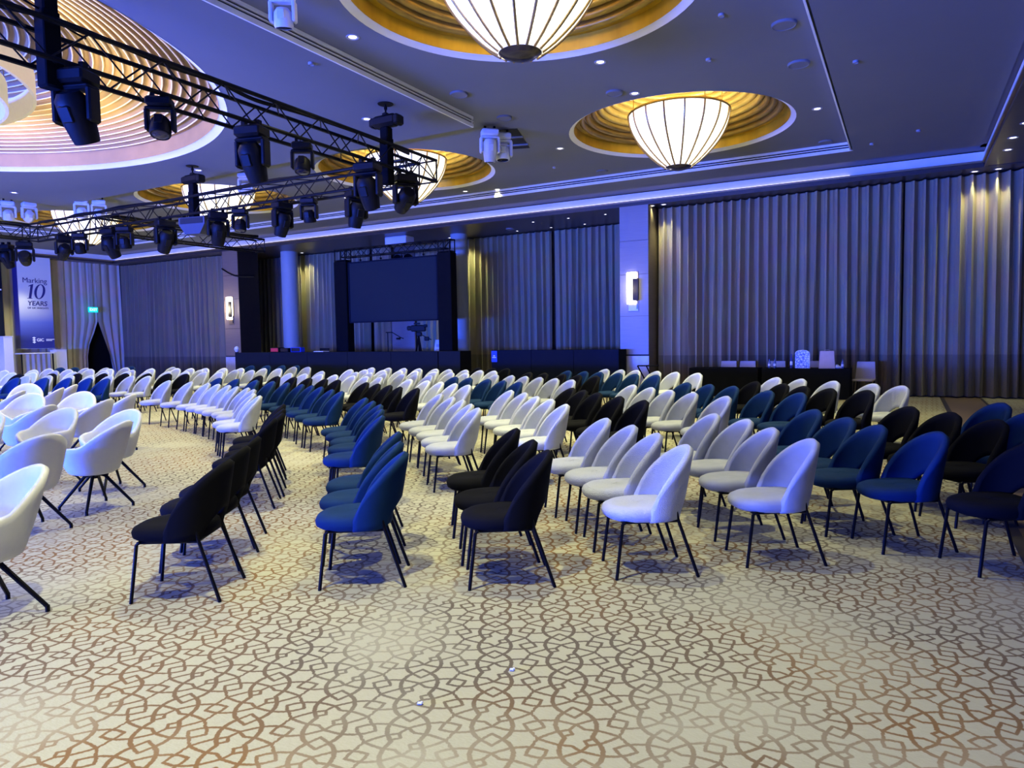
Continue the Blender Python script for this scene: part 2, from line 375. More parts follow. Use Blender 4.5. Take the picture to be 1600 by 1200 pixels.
flat_holes('ceiling', cof, [(x, y, 2.27, 64) for x, y in DOMES], Z1, M['ceiling'], [isl])
flat_holes('ceiling', isl, [(-14.6, 3.9, 6.26, 128)], Z0, M['ceiling'])
struct('ceiling', MB().box((-15.2, 19.25, 5.735), (33.5, .74, .03)).box((1.42, 4, 5.735), (.13, 30.4, .03)).box((-31.85, 4, 5.735), (.13, 30.4, .03)), 'dark_wood', smooth=False)
struct('ceiling', MB().box((-14.2, (YS+22.8)/2, ZS+.02), (38, 22.8-YS, .04)).box(((XR+4.8)/2, 4, ZS+.02), (4.8-XR, 31, .04)).box(((-33.2+XL)/2, 4, ZS+.02), (1.3, 31, .04)), 'dark_wood', smooth=False)
# fascia of the coffer and of the middle island: plaster strips with two dark air slots
def fascia(name, along, c, a0, a1, full):
    mid, ln = (a0+a1)/2, a1-a0
    def bx(mb, z0, z1, off, t):
        if along == 'x': mb.box((mid, c+off, (z0+z1)/2), (ln, t, z1-z0))
        else: mb.box((c+off, mid, (z0+z1)/2), (t, ln, z1-z0))
    sg = 1 if along == 'x' else -1
    mb = MB()
    for z0, z1 in ((Z0-.005, 5.765), (5.797, 5.815), (5.847, Z1)) if full else ((Z0+.002, Z1),): bx(mb, z0, z1, sg*.015, .03)
    o = struct(name, mb, 'fascia', smooth=False)
    if full:
        mb = MB(); bx(mb, 5.76, 5.85, sg*.034, .008); s_ = part('air_slot', mb, 'slot', o, smooth=False)
    return o
fascia('trim_3', 'x', 17.8, -28.1, -1.13, True); fascia('trim_4', 'y', -7.38, -4, 11.8, True)
fascia('trim_5', 'y', -1.16, -10, 17.8, False); fascia('trim_6', 'y', -28.1, -10, 17.8, True)
struct('trim_7', MB().box((-14.6, 11.785, 5.802), (14.4, .03, .198)).box((-21.8, 3.9, 5.802), (.03, 15.8, .198)).box((-14.6, -3.985, 5.802), (14.4, .03, .198)), 'fascia', smooth=False)
# lit cove band and bronze lip round the soffit
bw = MB().box(((XL+XR)/2, YS+.02, 5.60), (XR-XL+.08, .04, .21)); bw.box((XR+.02, 4.3, 5.60), (.04, 30.6, .21)); bw.box((XL-.02, 4.3, 5.60), (.04, 30.6, .21))
struct('trim_8', bw, 'fascia', smooth=False)
lp = MB().box(((XL+XR)/2, YS-.01, 5.475), (XR-XL+.02, .10, .045)); lp.box((XR+.01, 4.27, 5.475), (.10, 30.5, .045)); lp.box((XL-.01, 4.27, 5.475), (.10, 30.5, .045))
struct('trim_9', lp, 'bronze', smooth=False)
ld = MB().box(((XL+XR)/2, YS+.04, 5.405), (XR-XL, .06, .10)); ld.box((XR+.04, 4.3, 5.405), (.06, 30.5, .10)); ld.box((XL-.04, 4.3, 5.405), (.06, 30.5, .10))
o_ = [o for o in D.objects if o.name == 'trim_9'][0]
part('light_strip', MB().box((-16.5, YS-.045, 5.502), (30.4, .03, .008)), 'led', o_, smooth=False)
struct('trim_10', ld, 'dark_wood', smooth=False)
struct('wall_back', MB().box((-14.2, 22.6, 2.7), (38, .1, 5.4)).box((-.95, 20.62, 2.7), (11.1, .06, 5.4)).box((-29.0, 20.62, 2.7), (8.2, .06, 5.4)), 'wall', smooth=False)
struct('wall_left', MB().box((-33.1, 5.8, 2.9), (.1, 33.6, 6)), 'wall', smooth=False)
struct('wall_right', MB().box((4.7, 5.8, 2.9), (.1, 33.6, 6)), 'pillar_dark', smooth=False)
struct('wall_front', MB().box((-14.2, -11.1, 3), (38, .1, 6.1)), 'wall', smooth=False)

def pillar(label, x0, x1, y1, dark, m_='pillar'):
    t = thing('pillar', label, 'pillar', ((x0+x1)/2, YS, 0))
    w = x1-x0
    for z0, z1 in ((1.10, 2.20), (2.215, 3.40), (3.415, 4.36), (4.375, 5.36)):
        part('veneer_panel', MB().box((0, .012, (z0+z1)/2), (w, .024, z1-z0)), m_, t, smooth=False)
    part('core', MB().box((0, (y1-YS)/2+.024, 2.68), (w-.004, y1-YS, 5.35)), dark, t, smooth=False)
    part('marble_base', MB().box((0, .01, .53), (w+.02, .05, 1.05), bev=.004), 'marble', t, smooth=False)
    part('shadow_reveal', MB().box((0, .014, 1.075), (w+.012, .03, .05)), 'slot', t, smooth=False)
    return t
pillar('right-hand wall pillar washed blue, carrying a glowing sconce', -7.335, -6.475, 20.58, 'pillar_dark')
pillar('left-hand brown wood pillar beside the black control desk', -24.5, -23.6, 20.62, 'wall_black', 'pillar_brown')
def sconce(label, loc, glow=12):
    t = thing('wall_sconce', label, 'wall lamp', loc)
    part('back_plate', MB().box((0, -.012, -.06), (.30, .024, 1.14), bev=.006), 'bronze', t)
    part('glass_tube', MB().box((-.03, -.07, .03), (.28, .10, .92), bev=.02), 'sconce', t)
    part('front_shield', MB().box((.12, -.17, -.02), (.17, .05, .62), bev=.01), 'shield', t)
    part('bracket', MB().box((.10, -.10, -.33), (.03, .10, .02)).box((.10, -.10, .25), (.03, .10, .02)).box((.115, -.03, -.42), (.02, .03, .30)), 'bowl', t)
    light('sconce_glow', 'POINT', (loc[0]-.02, loc[1]-.28, loc[2]), glow, NEUT, shadow_soft_size=.2)
c_ = on_y(990, 452, YS); sconce('bright glass sconce with dark shield on the blue-lit pillar', (c_.x, YS, c_.z))
c_ = on_y(361.5, 483, YS); sconce('glass sconce on the brown pillar left of the control desk', (c_.x, YS, c_.z), 60)

# ------------------------------------------------------------------ curtains
def curtain(name, label, x0, x1, y, z0, z1, mat, wl=.25, amp=.075, flare=.0, axis='x', group=None, seed=1, edge=None):
    rnd = random.Random(seed); n = max(2, int(abs(x1-x0)/wl)); sub = 6; nu = n*sub; nv = 10
    ph = [rnd.uniform(-.25, .25) for _ in range(n+2)]; am = [rnd.uniform(.45, 1.3) for _ in range(n+2)]; sw = [rnd.uniform(-1, 1) for _ in range(n+2)]
    def fn(u, v):
        k = u*n; i = min(int(k), n); f = k-i
        A = am[i]*(1-f)+am[min(i+1, n+1)]*f; dphi = ph[i]*(1-f)+ph[min(i+1, n+1)]*f; s_ = sw[i]*(1-f)+sw[min(i+1, n+1)]*f
        h = 1-v
        x = x0+(x1-x0)*u + s_*.10*h*(1-abs(2*u-1)**6)*wl*1.6 + flare*h*(u-.5)
        if edge: x = edge(u, v, x)
        d = amp*A*(.65+.35*h)*math.sin(2*PI*(k+dphi*h)) + .02*math.sin(7*u+3*h)
        d += amp*.25*math.sin(4*PI*k+1.3)
        z = z0+(z1-z0)*v
        return (x, y+d, z) if axis == 'x' else (y+d, x, z)
    mb = MB().grid(fn, nu, nv)
    o = part(name, mb, mat); return tag(o, label, 'curtain', group)
G = 'pleated wall curtains'
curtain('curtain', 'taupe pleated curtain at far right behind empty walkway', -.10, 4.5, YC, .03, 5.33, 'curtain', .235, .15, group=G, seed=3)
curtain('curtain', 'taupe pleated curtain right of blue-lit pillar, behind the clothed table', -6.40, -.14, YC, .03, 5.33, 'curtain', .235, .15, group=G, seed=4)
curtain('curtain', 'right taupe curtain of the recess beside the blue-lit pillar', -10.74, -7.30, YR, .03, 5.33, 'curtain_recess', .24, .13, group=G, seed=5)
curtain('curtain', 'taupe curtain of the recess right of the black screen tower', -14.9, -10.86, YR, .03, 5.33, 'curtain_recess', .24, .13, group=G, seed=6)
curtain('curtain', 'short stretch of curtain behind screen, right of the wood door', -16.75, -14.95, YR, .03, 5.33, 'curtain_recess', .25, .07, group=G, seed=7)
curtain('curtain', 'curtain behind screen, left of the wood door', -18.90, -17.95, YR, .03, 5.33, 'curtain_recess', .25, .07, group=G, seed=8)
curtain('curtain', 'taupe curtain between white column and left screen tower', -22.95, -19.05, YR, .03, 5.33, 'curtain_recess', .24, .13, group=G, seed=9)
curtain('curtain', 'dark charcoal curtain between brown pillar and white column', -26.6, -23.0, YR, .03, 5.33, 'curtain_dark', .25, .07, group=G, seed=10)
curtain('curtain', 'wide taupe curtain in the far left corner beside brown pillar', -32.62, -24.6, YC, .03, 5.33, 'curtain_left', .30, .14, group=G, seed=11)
def drape(label, y0, y1, seed, edge=None, x=-32.55): return curtain('curtain', label, y0, y1, x, .03, 5.42, 'curtain_beige', .30, .06, axis='y', group='beige drapes on the stage side wall', seed=seed, edge=edge)
yo = on_x(152, 505, -32.55).y
def e_l(u, v, y):                                                      # right hem swept away from the doorway
    z = .03+5.39*v; k = max(0, 2.62-z)/2.62; return y - u**3*.52*min(1, k*2.2)
def e_r(u, v, y):
    z = .03+5.39*v; k = max(0, 2.62-z)/2.62; return y + (1-u)**2*.80*k**.9
drape('beige drape at left of the dark doorway slit, behind the banner', 16.6, yo, 21, e_l)
drape('beige drape at right of the dark doorway slit, in the corner', yo+.01, 20.22, 22, e_r)
drape('beige drape behind the banner, left of its blue edge', 14.6, 16.6, 23)
struct('door_1', MB().box((-32.95, yo+.15, 1.4), (.1, 1.8, 2.8)), 'black_cloth', smooth=False)
o = thing('door', 'plain brown wood door leaf low behind the projection screen', 'door', (-17.37, YR-.02, 0))
part('leaf', MB().box((0, 0, 1.25), (1.12, .06, 2.5), bev=.004), 'pillar', o, smooth=False); part('handle', MB().tube([(.45, -.03, 1.0), (.45, -.09, 1.0), (.35, -.09, 1.0)], .012), 'bowl', o)
for px, pw, lab in ((454.5, .34, 'round white column washed blue, left of the screen'), (719, .30, 'round white column just right of the right screen tower')):
    c_ = on_y(px, 480, 21.3); t = thing('column', lab, 'column', (c_.x, 21.3, 0))
    part('shaft', MB().lathe([(pw, 0), (pw, 5.36)], 32), 'column', t); part('foot_ring', MB().lathe([(pw+.02, 0), (pw+.02, .12), (pw, .14)], 32), 'column', t)

# ------------------------------------------------------------------ domes and chandeliers
def small_dome():
    t = thing('ceiling_dome', '', 'ceiling dome', (0, 0, Z1))
    part('plaster_rim', MB().lathe([(2.275, -.004), (2.27, .0), (2.20, .045), (2.175, .05), (2.17, .06)], 72), 'white_rim', t)
    part('gold_band', MB().lathe([(2.17, .05), (2.15, .25), (2.06, .26)], 72), 'gold', t)
    for k in range(10):
        r, z = 2.06-.122*k, .26+.088*k; pf = []
        for a in range(0, 11): an = PI*(a/10*1.15-.08); pf.append((r-.055+.058*math.cos(an), z+.03-.062*math.sin(an)))
        pf.append((r-.108, z+.085)); pf.append((r-.122, z+.09))
        part('gold_rib', MB().lathe(pf, 60), 'gold_rib', t)
    part('crown', MB().lathe([(.85, 1.14), (.3, 1.3), (.001, 1.32)], 40), 'gold_rib', t)
    return t
def bell_r(t): return .27+.75*math.sin(PI/2*t)**.85
ZB, ZT = 5.13, 6.21
def chandelier():
    t = thing('chandelier', '', 'chandelier', (0, 0, 0)); n = 16
    pf = [(bell_r(i/20), ZB+(ZT-ZB)*i/20) for i in range(21)]
    part('beaded_shade', MB().lathe(pf, 48), 'shade', t)
    rib = MB().tube([((r+.008), 0, z) for r, z in pf[::2]], .018, 6).mesh('rib', M['brass'])
    for k in range(n): link('rib', rib, t, rz=2*PI*k/n)
    part('top_ring', MB().lathe([(1.03, ZT-.02), (1.05, ZT), (1.03, ZT+.03), (1.0, ZT)], 48, close=True), 'brass', t)
    part('bottom_bowl', MB().lathe([(.001, ZB-.07), (.12, ZB-.06), (.22, ZB-.03), (.285, ZB+.02), (.29, ZB+.05), (.26, ZB+.06)], 40), 'bowl', t)
    for k in range(4):
        a = PI/4+k*PI/2; part('hanging_rod', MB().tube([(1.02*math.cos(a), 1.02*math.sin(a), ZT), (1.02*math.cos(a), 1.02*math.sin(a), 6.95)], .012, 6), 'brass', t)
    return t
dl = ['nearest, cut by the top edge', 'right of centre, above the pillar', 'behind the end of the truss', 'left of centre, behind the long truss', 'farthest left, behind the truss tangle']
d0, h0 = small_dome(), chandelier()
for i, (x, y) in enumerate(DOMES):
    a, b_ = (d0, h0) if i == 0 else (clone(d0), clone(h0))
    a.location = (x, y, Z1); b_.location = (x, y, 0)
    tag(a, 'round ribbed gold ceiling dome, '+dl[i], 'ceiling dome', 'small gold ceiling domes')
    tag(b_, 'glowing bell-shaped beaded glass chandelier, '+dl[i], 'chandelier', 'bell chandeliers under gold domes')
    light('chandelier_bulb', 'POINT', (x, y, 5.95), CHAND_E, NEUT, shadow_soft_size=.22)
t = thing('large_ceiling_dome', 'huge round ribbed champagne dome at upper left behind the truss', 'ceiling dome', (-14.6, 3.9, Z0))
part('plaster_rim', MB().lathe([(6.265, -.004), (6.26, .0), (6.16, .075), (6.13, .08)], 128), 'white_rim', t)
part('champagne_band', MB().lathe([(6.13, .078), (6.12, .38), (6.02, .40)], 128), 'band_big', t)
rb = None
for k in range(35):
    r, z = 6.02-.152*k, .40+.040*k
    part('champagne_rib', MB().lathe([(r, z), (r-.012, z-.028), (r-.04, z-.034), (r-.06, z-.006), (r-.09, z+.035), (r-.125, z+.047), (r-.152, z+.040)], 120), 'rib_big', t)
    part('painted_lit_edge', MB().lathe([(r-.022, z-.036), (r-.030, z-.050), (r-.044, z-.050), (r-.048, z-.034)], 120), 'lit_edge', t)  # pale ring, its colour stands in for light along the rib edge
part('crown', MB().lathe([(.69, 1.75), (.001, 1.8)], 40), 'rib_big', t)
mt_drum = plain('drum_fabric', (.70, .62, .42), .7, noise=.1, scale=12, emit=(1, .85, .5), estr=.28)
t = thing('ring_chandelier', 'tiered ring chandelier of pale fabric drums at the left edge', 'chandelier', (-14.6, 3.9, 0))
for R, z in ((3.3, 5.78), (2.9, 5.58)):
    part('drum_ring', MB().lathe([(R, z), (R, z+.42), (R-.05, z+.42), (R-.05, z)], 96, close=True), mt_drum, t)
    for k in range(6):
        a = k*PI/3+.2; part('hanging_rod', MB().tube([((R-.02)*math.cos(a), (R-.02)*math.sin(a), z+.4), ((R-.02)*math.cos(a), (R-.02)*math.sin(a), 6.9)], .01, 6), 'brass', t)
for k in range(12):
    a = k*PI/6; cx, cy = math.cos(a), math.sin(a)
    light('dome_fill', 'AREA', (-14.6+4.4*cx, 3.9+4.4*cy, 5.74), 42, (1, .82, .46), (-14.6+6.6*cx, 3.9+6.6*cy, 7.8), shape='RECTANGLE', size=1.5, size_y=1.0)  # added fill to brighten the dome ribs, set apart from the drum rings

# ------------------------------------------------------------------ lighting trusses
ZA, ZBt = 4.96, 4.57                       # chord heights
def truss(label, p0, p1, wdt=.40, zt=ZA, zb=ZBt, step=.42, group='black box trusses under the ceiling', r=.03):
    p0, p1 = Vector((*p0, 0)), Vector((*p1, 0)); dv = p1-p0; ln = dv.length; a = math.atan2(dv.y, dv.x)
    t = thing('lighting_truss', label, 'truss', (p0.x, p0.y, 0), a, group); h = wdt/2
    ch = MB().tube([(0, 0, 0), (ln, 0, 0)], r, 8).mesh('chord', M['truss'])
    for y in (-h, h):
        for z in (zb, zt): o = link('chord', ch, t, (0, y, z))
    n = int(ln/step); st = ln/n
    up = MB().tube([(0, 0, zb), (st, 0, zt)], .011, 6, False).mesh('brace', M['truss'], smooth=True); dn = MB().tube([(0, 0, zt), (st, 0, zb)], .011, 6, False).mesh('brace', M['truss'])
    fl = MB().tube([(0, -h, 0), (st, h, 0)], .010, 6, False).mesh('brace', M['truss']); ps = MB().tube([(0, 0, zb), (0, 0, zt)], .012, 6, False).mesh('post', M['truss'])
    for i in range(n):
        for y in (-h, h): link('brace', up if i % 2 else dn, t, (i*st, y, 0))
        link('brace', fl, t, (i*st, 0, zb if i % 2 else zt))
    for x in (0, ln):
        fr = MB()
        for y in (-h, h): fr.tube([(x, y, zb), (x, y, zt)], .016, 6)
        for z in (zb, zt): fr.tube([(x, -h, z), (x, h, z)], .016, 6)
        fr.tube([(x, -h, zb), (x, h, zt)], .012, 6)
        part('end_frame', fr, 'truss', t)
    return t
XA, XD, YB, XC = -7.95, -21.3, 10.85, -18.5
truss('near black box truss running from upper left to its open end', (XA, 1.2), (XA, YB+.2))
truss('black box truss crossing left to right over the far chandeliers', (XD-.2, YB), (XA-.2, YB))
truss('short black box truss at centre left ending before the brown pillar', (XC, YB+.2), (XC, 16.3))
truss('black box truss at the far left edge of the rig', (XD, 3), (XD, YB-.2))
# cables laid on the trusses
def cable(label, pts, r=.014):
    P = [Vector(p) for p in pts]; out = []
    for i in range(len(P)-1):
        a, b_, c, d = P[max(i-1, 0)], P[i], P[i+1], P[min(i+2, len(P)-1)]
        for k in range(5):
            s = k/5; out.append(.5*((2*b_)+(c-a)*s+(2*a-5*b_+4*c-d)*s*s+(3*b_-a-3*c+d)*s**3))
    out.append(P[-1]); return tag(part('cable', MB().tube(out, r, 6), 'black_metal'), label, 'cable', 'black rigging cables')
rr = random.Random(5)
cable('thick black cable bundle laid along the near truss', [(XA+rr.uniform(-.1, .1), 1.5+k*.7, ZA+.045+rr.uniform(0, .03)) for k in range(14)], .03)
cable('black cable bundle laid along the cross truss', [(XD+.4+k*.9, YB+rr.uniform(-.1, .1), ZA+.05+rr.uniform(0, .04)) for k in range(15)], .035)
cable('black cable bundle laid along the short truss', [(XC+rr.uniform(-.1, .1), YB+.4+k*.7, ZA+.05+rr.uniform(0, .05)) for k in range(8)], .04)
cable('black cable looping up to the nearest hoist', [(XA-.05, 3.6, ZA+.02), (XA-.05, 3.9, ZA+.22), (XA, 4.2, ZA+.16), (XA, 4.55, ZA+.05), (XA, 4.7, ZA+.02)], .012)
p_ = on_y(347, 420, YS-.05); q_ = on_y(398, 426, YS-.05)
cable('black cable swag hanging across the brown pillar', [(p_.x, YS-.06, p_.z), ((p_.x+q_.x)/2-.2, YS-.06, p_.z-.32), (q_.x, YS-.08, q_.z-.15)], .03)

def hoist():
    t = thing('chain_hoist', '', 'hoist', (0, 0, 0))
    part('ceiling_plate', MB().lathe([(.001, Z0-.012), (.13, Z0-.012), (.14, Z0)], 24), 'fixture', t)
    part('chain', MB().tube([(0, 0, Z0), (0, 0, 5.46)], .016, 6).tube([(0, 0, Z0-.05), (0, 0, 5.6)], .03, 6), 'black_metal', t)
    part('motor', MB().box((0, 0, 5.40), (.50, .22, .20), bev=.05).box((-.27, 0, 5.40), (.10, .18, .16), bev=.03).box((.27, 0, 5.39), (.10, .2, .18), bev=.03).box((0, 0, 5.52), (.10, .10, .06), bev=.02), 'fixture', t)
    part('chain_bag', MB().box((0, 0, 5.18), (.17, .16, .26), bev=.03), 'black_cloth', t)
    part('steel_sleeve', MB().box((0, 0, 4.72), (.18, .18, .80), bev=.02), 'black_cloth', t)
    part('hook_shackle', MB().tube([(0, .0, 5.0), (.06, 0, 5.06), (0, 0, 5.3)], .02, 6), 'black_metal', t)
    return t
hs = [('black chain hoist over the near end of the truss, top left', (XA, 4.3)), ('black chain hoist near the truss corner at centre', (XA, 9.85)), ('black chain hoist over the cross truss at left', (-14.45, YB))]
hz = hoist()
for i, (l_, p_) in enumerate(hs):
    o = hz if i == 0 else clone(hz); o.location = (*p_, 0); tag(o, l_, 'hoist', 'black chain hoists')

def moving_head(mat, cls):
    t = thing('moving_head_light', '', 'stage light', (0, 0, 0))
    b_ = part('base', MB().box((0, 0, -.07), (.36, .26, .14), bev=.03), mat, t)
    part('clamp', MB().box((-.1, 0, .03), (.05, .07, .08)).box((.1, 0, .03), (.05, .07, .08)), 'black_metal', b_, smooth=False)
    part('yoke', MB().box((0, 0, -.165), (.40, .17, .05), bev=.02).box((-.185, 0, -.33), (.055, .15, .34), bev=.025).box((.185, 0, -.33), (.055, .15, .34), bev=.025), mat, t)
    if cls == 'spot': pf = [(.001, .20), (.10, .195), (.145, .13), (.15, .02), (.145, -.08), (.125, -.22), (.115, -.27)]
    else: pf = [(.001, .13), (.09, .125), (.14, .06), (.15, -.04), (.152, -.14), (.14, -.17)]
    hd = part('head', MB().lathe(pf+[(pf[-1][0]-.015, pf[-1][1]-.002)], 20), mat, t, (0, 0, -.40))
    zl = pf[-1][1]+.006
    part('lens', MB().lathe([(pf[-1][0]-.012, zl), (pf[-1][0]*.6, zl-.012), (.001, zl-.016)], 20), 'lens', hd)
    fin = MB().box((0, .13, .02), (.12, .05, .16), bev=.015).mesh('handle_fin', M[mat])
    link('handle_fin', fin, hd); link('handle_fin', fin, hd, rz=PI)
    return t
MH = {k: moving_head('fixture' if k[0] == 'b' else 'white_fix', 'spot' if k[1] == 's' else 'wash') for k in ('bs', 'bw', 'ws', 'ww')}
used = set()
def mount(kind, loc, scale, pan, tilt, label, group):
    src = MH[kind]
    o = src if kind not in used else clone(src)
    used.add(kind); o.location = loc; o.rotation_euler = (0, 0, pan); o.scale = (scale,)*3; tag(o, label, 'stage light', group)
    for c in KIDS[o.name]:
        if c.name.startswith('head'): c.rotation_euler = (tilt, 0, 0)
ZH = ZBt-.03
GA, GB, GW = 'black moving heads under the near truss', 'black moving heads under the cross truss', 'white moving heads under the ceiling'
for (px, py), kd, sc, pan, tl, lb in (
    ((107, 135), 'bs', 1.12, 20, 28, 'large black moving head, nearest on the truss at upper left'),
    ((240, 170), 'bw', .80, 40, -18, 'small black wash light below the big gold dome'),
    ((384, 215), 'bs', 1.10, 15, 25, 'large black moving head against the blue ceiling'),
    ((463, 238), 'bw', .78, 35, -15, 'small black wash light between two large moving heads'),
    ((566, 280), 'bs', 1.12, 10, 25, 'large black moving head below the corner hoist'),
    ((625, 300), 'bs', 1.05, 60, 62, 'black moving head lying level below the open truss end')):
    q_ = on_x(px, py, XA); mount(kd, (XA+.12, q_.y, ZH), sc, rad(pan), rad(tl), lb, GA)
for i, (px, kd, sc, pan, tl) in enumerate(((557, 'bs', 1.05, 70, 20), (483, 'bw', .85, 20, 15), (441, 'bs', 1.05, 80, 25), (375, 'bw', .85, 30, -12), (340, 'bs', 1.1, 60, 30), (257, 'bs', 1.15, 75, 35), (193, 'bw', .95, 30, 10), (170, 'bs', 1.1, 10, 32), (122, 'bw', .9, 40, 20), (97, 'bs', 1.0, 75, 55), (35, 'bs', 1.1, 60, 70), (6, 'bs', 1.0, 20, 30))):
    q_ = on_y(px, 330, YB-.1); mount(kd, (q_.x, YB-.1, ZH), sc, rad(pan), rad(tl), '%s black moving head from the right along the cross truss' % ORD[i], GB)
for i, (px, py, kd, pan, tl, lb) in enumerate(((441, -10, 'ww', 30, 12, 'white moving head at top, in front of the slotted ceiling step'), (765, 205, 'ws', 40, 8, 'left one of two white moving heads in the ceiling slot'), (785, 211, 'ww', 35, -4, 'right one of two white moving heads in the ceiling slot'), (384, 272, 'ww', 20, 15, 'white moving head peeping over the cross truss'),
    (12, 316, 'ww', 60, 30, 'white moving head at far left, lens toward the camera'), (45, 318, 'ww', 80, 60, 'white moving head second from the left edge'), (127, 312, 'ww', 50, 25, 'white moving head above the truss tangle, left of a pair'), (154, 314, 'ww', 60, 20, 'white moving head above the truss tangle, right of a pair'))):
    q_ = on_z(px, py, Z1-.12 if i != 7 else Z1-.12); mount(kd, (q_.x, q_.y, Z1-.09), .75 if i == 0 else .95, rad(pan), rad(tl), lb, GW)
q_ = on_z(792, 212, Z1); t = thing('ceiling_slot', 'dark open slot in the ceiling holding two white moving heads', 'ceiling slot', (q_.x, q_.y, Z1), rad(18))
part('opening', MB().box((.1, .3, -.003), (.42, 1.5, .008)), 'slot', t, smooth=False); part('cross_bar', MB().box((.1, .1, -.02), (.46, .05, .03)).box((.1, .7, -.02), (.46, .05, .03)), 'ceiling', t, smooth=False)
# loudspeaker hung under the cross truss
q_ = on_y(299, 345, YB); t = thing('hanging_loudspeaker', 'dark blue-grey wedge loudspeaker hanging under the cross truss', 'loudspeaker', (q_.x+.22, YB, 0), rad(12))
bmv = [(-.36, -.2, 4.50), (.36, -.2, 4.50), (.36, .2, 4.50), (-.36, .2, 4.50), (-.36, -.2, 4.34), (.36, -.2, 4.34), (.36, .2, 4.34), (-.36, .2, 4.34), (-.2, -.18, 4.12), (.2, -.18, 4.12), (.2, .18, 4.12), (-.2, .18, 4.12)]
part('cabinet', MB().add(bmv, [(3, 2, 1, 0), (0, 1, 5, 4), (1, 2, 6, 5), (2, 3, 7, 6), (3, 0, 4, 7), (4, 5, 9, 8), (5, 6, 10, 9), (6, 7, 11, 10), (7, 4, 8, 11), (8, 9, 10, 11)][0:10]), plain('speaker_grey', (.05, .055, .075), .6, noise=.1), t, smooth=False)
part('grille', MB().box((0, -.205, 4.42), (.62, .012, .13)), 'slot', t, smooth=False); part('bracket', MB().box((-.37, 0, 4.47), (.03, .08, .3)).box((.37, 0, 4.47), (.03, .08, .3)), 'black_metal', t, smooth=False)

# ------------------------------------------------------------------ small ceiling fittings
def downlight():
    t = thing('downlight', '', 'downlight', (0, 0, 0))
    part('trim_ring', MB().lathe([(.095, .0), (.09, -.008), (.07, -.006), (.065, .004)], 24), 'ring', t)
    part('diffuser', MB().lathe([(.066, .002), (.03, -.002), (.001, -.003)], 20), 'lamp', t)
    return t
dl0 = downlight(); first = [True]
def put_down(px, py, z, label, group, e=0, scale=1, tgt=None, size=100, blend=.6, col=WARM, soft=.05):
    q_ = on_z(px, py, z); q_.y = min(q_.y, 21.8); o = dl0 if first[0] else clone(dl0); first[0] = False
    o.location = (q_.x, q_.y, z-.001); o.scale = (scale,)*3; tag(o, label, 'downlight', group)
    if e: light('downlight_beam', 'SPOT', (q_.x, q_.y, z-.06), e, col, tgt or (q_.x, q_.y, 0), spot_size=rad(size), spot_blend=blend, shadow_soft_size=soft)
for i, (px, py) in enumerate(((551, 58), (727, 299), (777, 296), (541, 309), (875, 232), (938, 97), (992, 146), (1041, 249), (1277, 170))):
    put_down(px, py, Z1, 'small lit downlight in the grey coffer, %s from the left' % ORD[i], 'downlights in the grey coffer', DOWN_E)
for i, (px, py) in enumerate(((22, 301), (310, 266), (573, 186))):
    put_down(px, py, Z0, 'small lit downlight in the blue ceiling island, %s from the left' % ORD[i], 'downlights in the blue island', DOWN_E)
for i, (px, py) in enumerate(((1603, 192), (1583, 215), (1575, 234))):
    put_down(px, py, ZS, 'downlight in the right soffit, %s from the top' % ORD[i], 'downlights in the right soffit', 25)
WASH_E = 90
for i, (px, py) in enumerate(((1523, 267), (1560, 263))):
    put_down(px, py+1, ZS, 'downlight washing the far right curtain, %s from the left' % ORD[i], 'curtain washers at far right', WASH_E, tgt=(on_z(px, py, ZS).x, YC, 3.4), size=75, blend=.9)
for i, (px, py) in enumerate(((1019, 320), (1037, 318))):
    q_ = on_y(px, py, YC-.35); put_down(px, py+1.5, ZS, 'downlight washing the curtain beside the blue pillar, %s from the left' % ORD[i], 'curtain washers by the blue pillar', WASH_E, tgt=(q_.x, YC, 3.4), size=75, blend=.9)
for i, (px, py) in enumerate(((724, 376), (749, 374), (470, 399), (486, 397))):
    q_ = on_z(px, py, ZS); put_down(px, py, ZS, 'downlight washing the recess curtain, %s in line' % ORD[i], 'curtain washers in the recess', 200, tgt=(q_.x, YR, 3.4), size=80, blend=.9)
for i, (px, py) in enumerate(((816, 363), (833, 347), (866, 357), (888, 341), (919, 352), (946, 335))):
    put_down(px, py, ZS, 'tiny downlight in the dark recess ceiling, %s from the left' % ORD[i], 'tiny downlights in the recess', 0, .6)
def disc(px, py, z, r, label, d=.035, mat='ceiling', cat='ceiling speaker', name='ceiling_speaker', grp='round ceiling speakers'):
    q_ = on_z(px, py, z); t = thing(name, label, cat, (q_.x, q_.y, z), 0, grp)
    part('bezel', MB().lathe([(r, 0), (r*.98, -d*.7), (r*.9, -d), (r*.86, -d*.8)], 32), mat, t); part('grille', MB().lathe([(r*.87, -d*.8), (.001, -d*.8)], 32), mat, t)
for i, (px, py, r) in enumerate(((717, 146, .16), (788, 183, .15), (960, 144, .15), (941, 267, .15), (1225, 37, .17), (1248, 99, .17), (1290, 221, .15), (797, 357, .14))):
    disc(px, py, Z1 if px != 797 else ZS, r, 'round flush ceiling speaker, %s from the left in the raised coffer' % ORD[i] if px != 797 else 'round pale speaker in the dark recess ceiling')
for i, (px, py, z) in enumerate(((1107, 92, Z1), (1127, 22, Z1), (866, 261, Z1), (1337, 95, Z0), (1435, 203, Z0), (1362, 224, Z0), (486, 98, Z0))):
    disc(px, py, z, .042, 'small ceiling detector or sprinkler, %s by size' % ORD[i] if 0 else 'small round ceiling detector, %s of the scattered seven' % ORD[i], .035, 'trim_grey', 'detector', 'smoke_detector', 'small ceiling detectors')

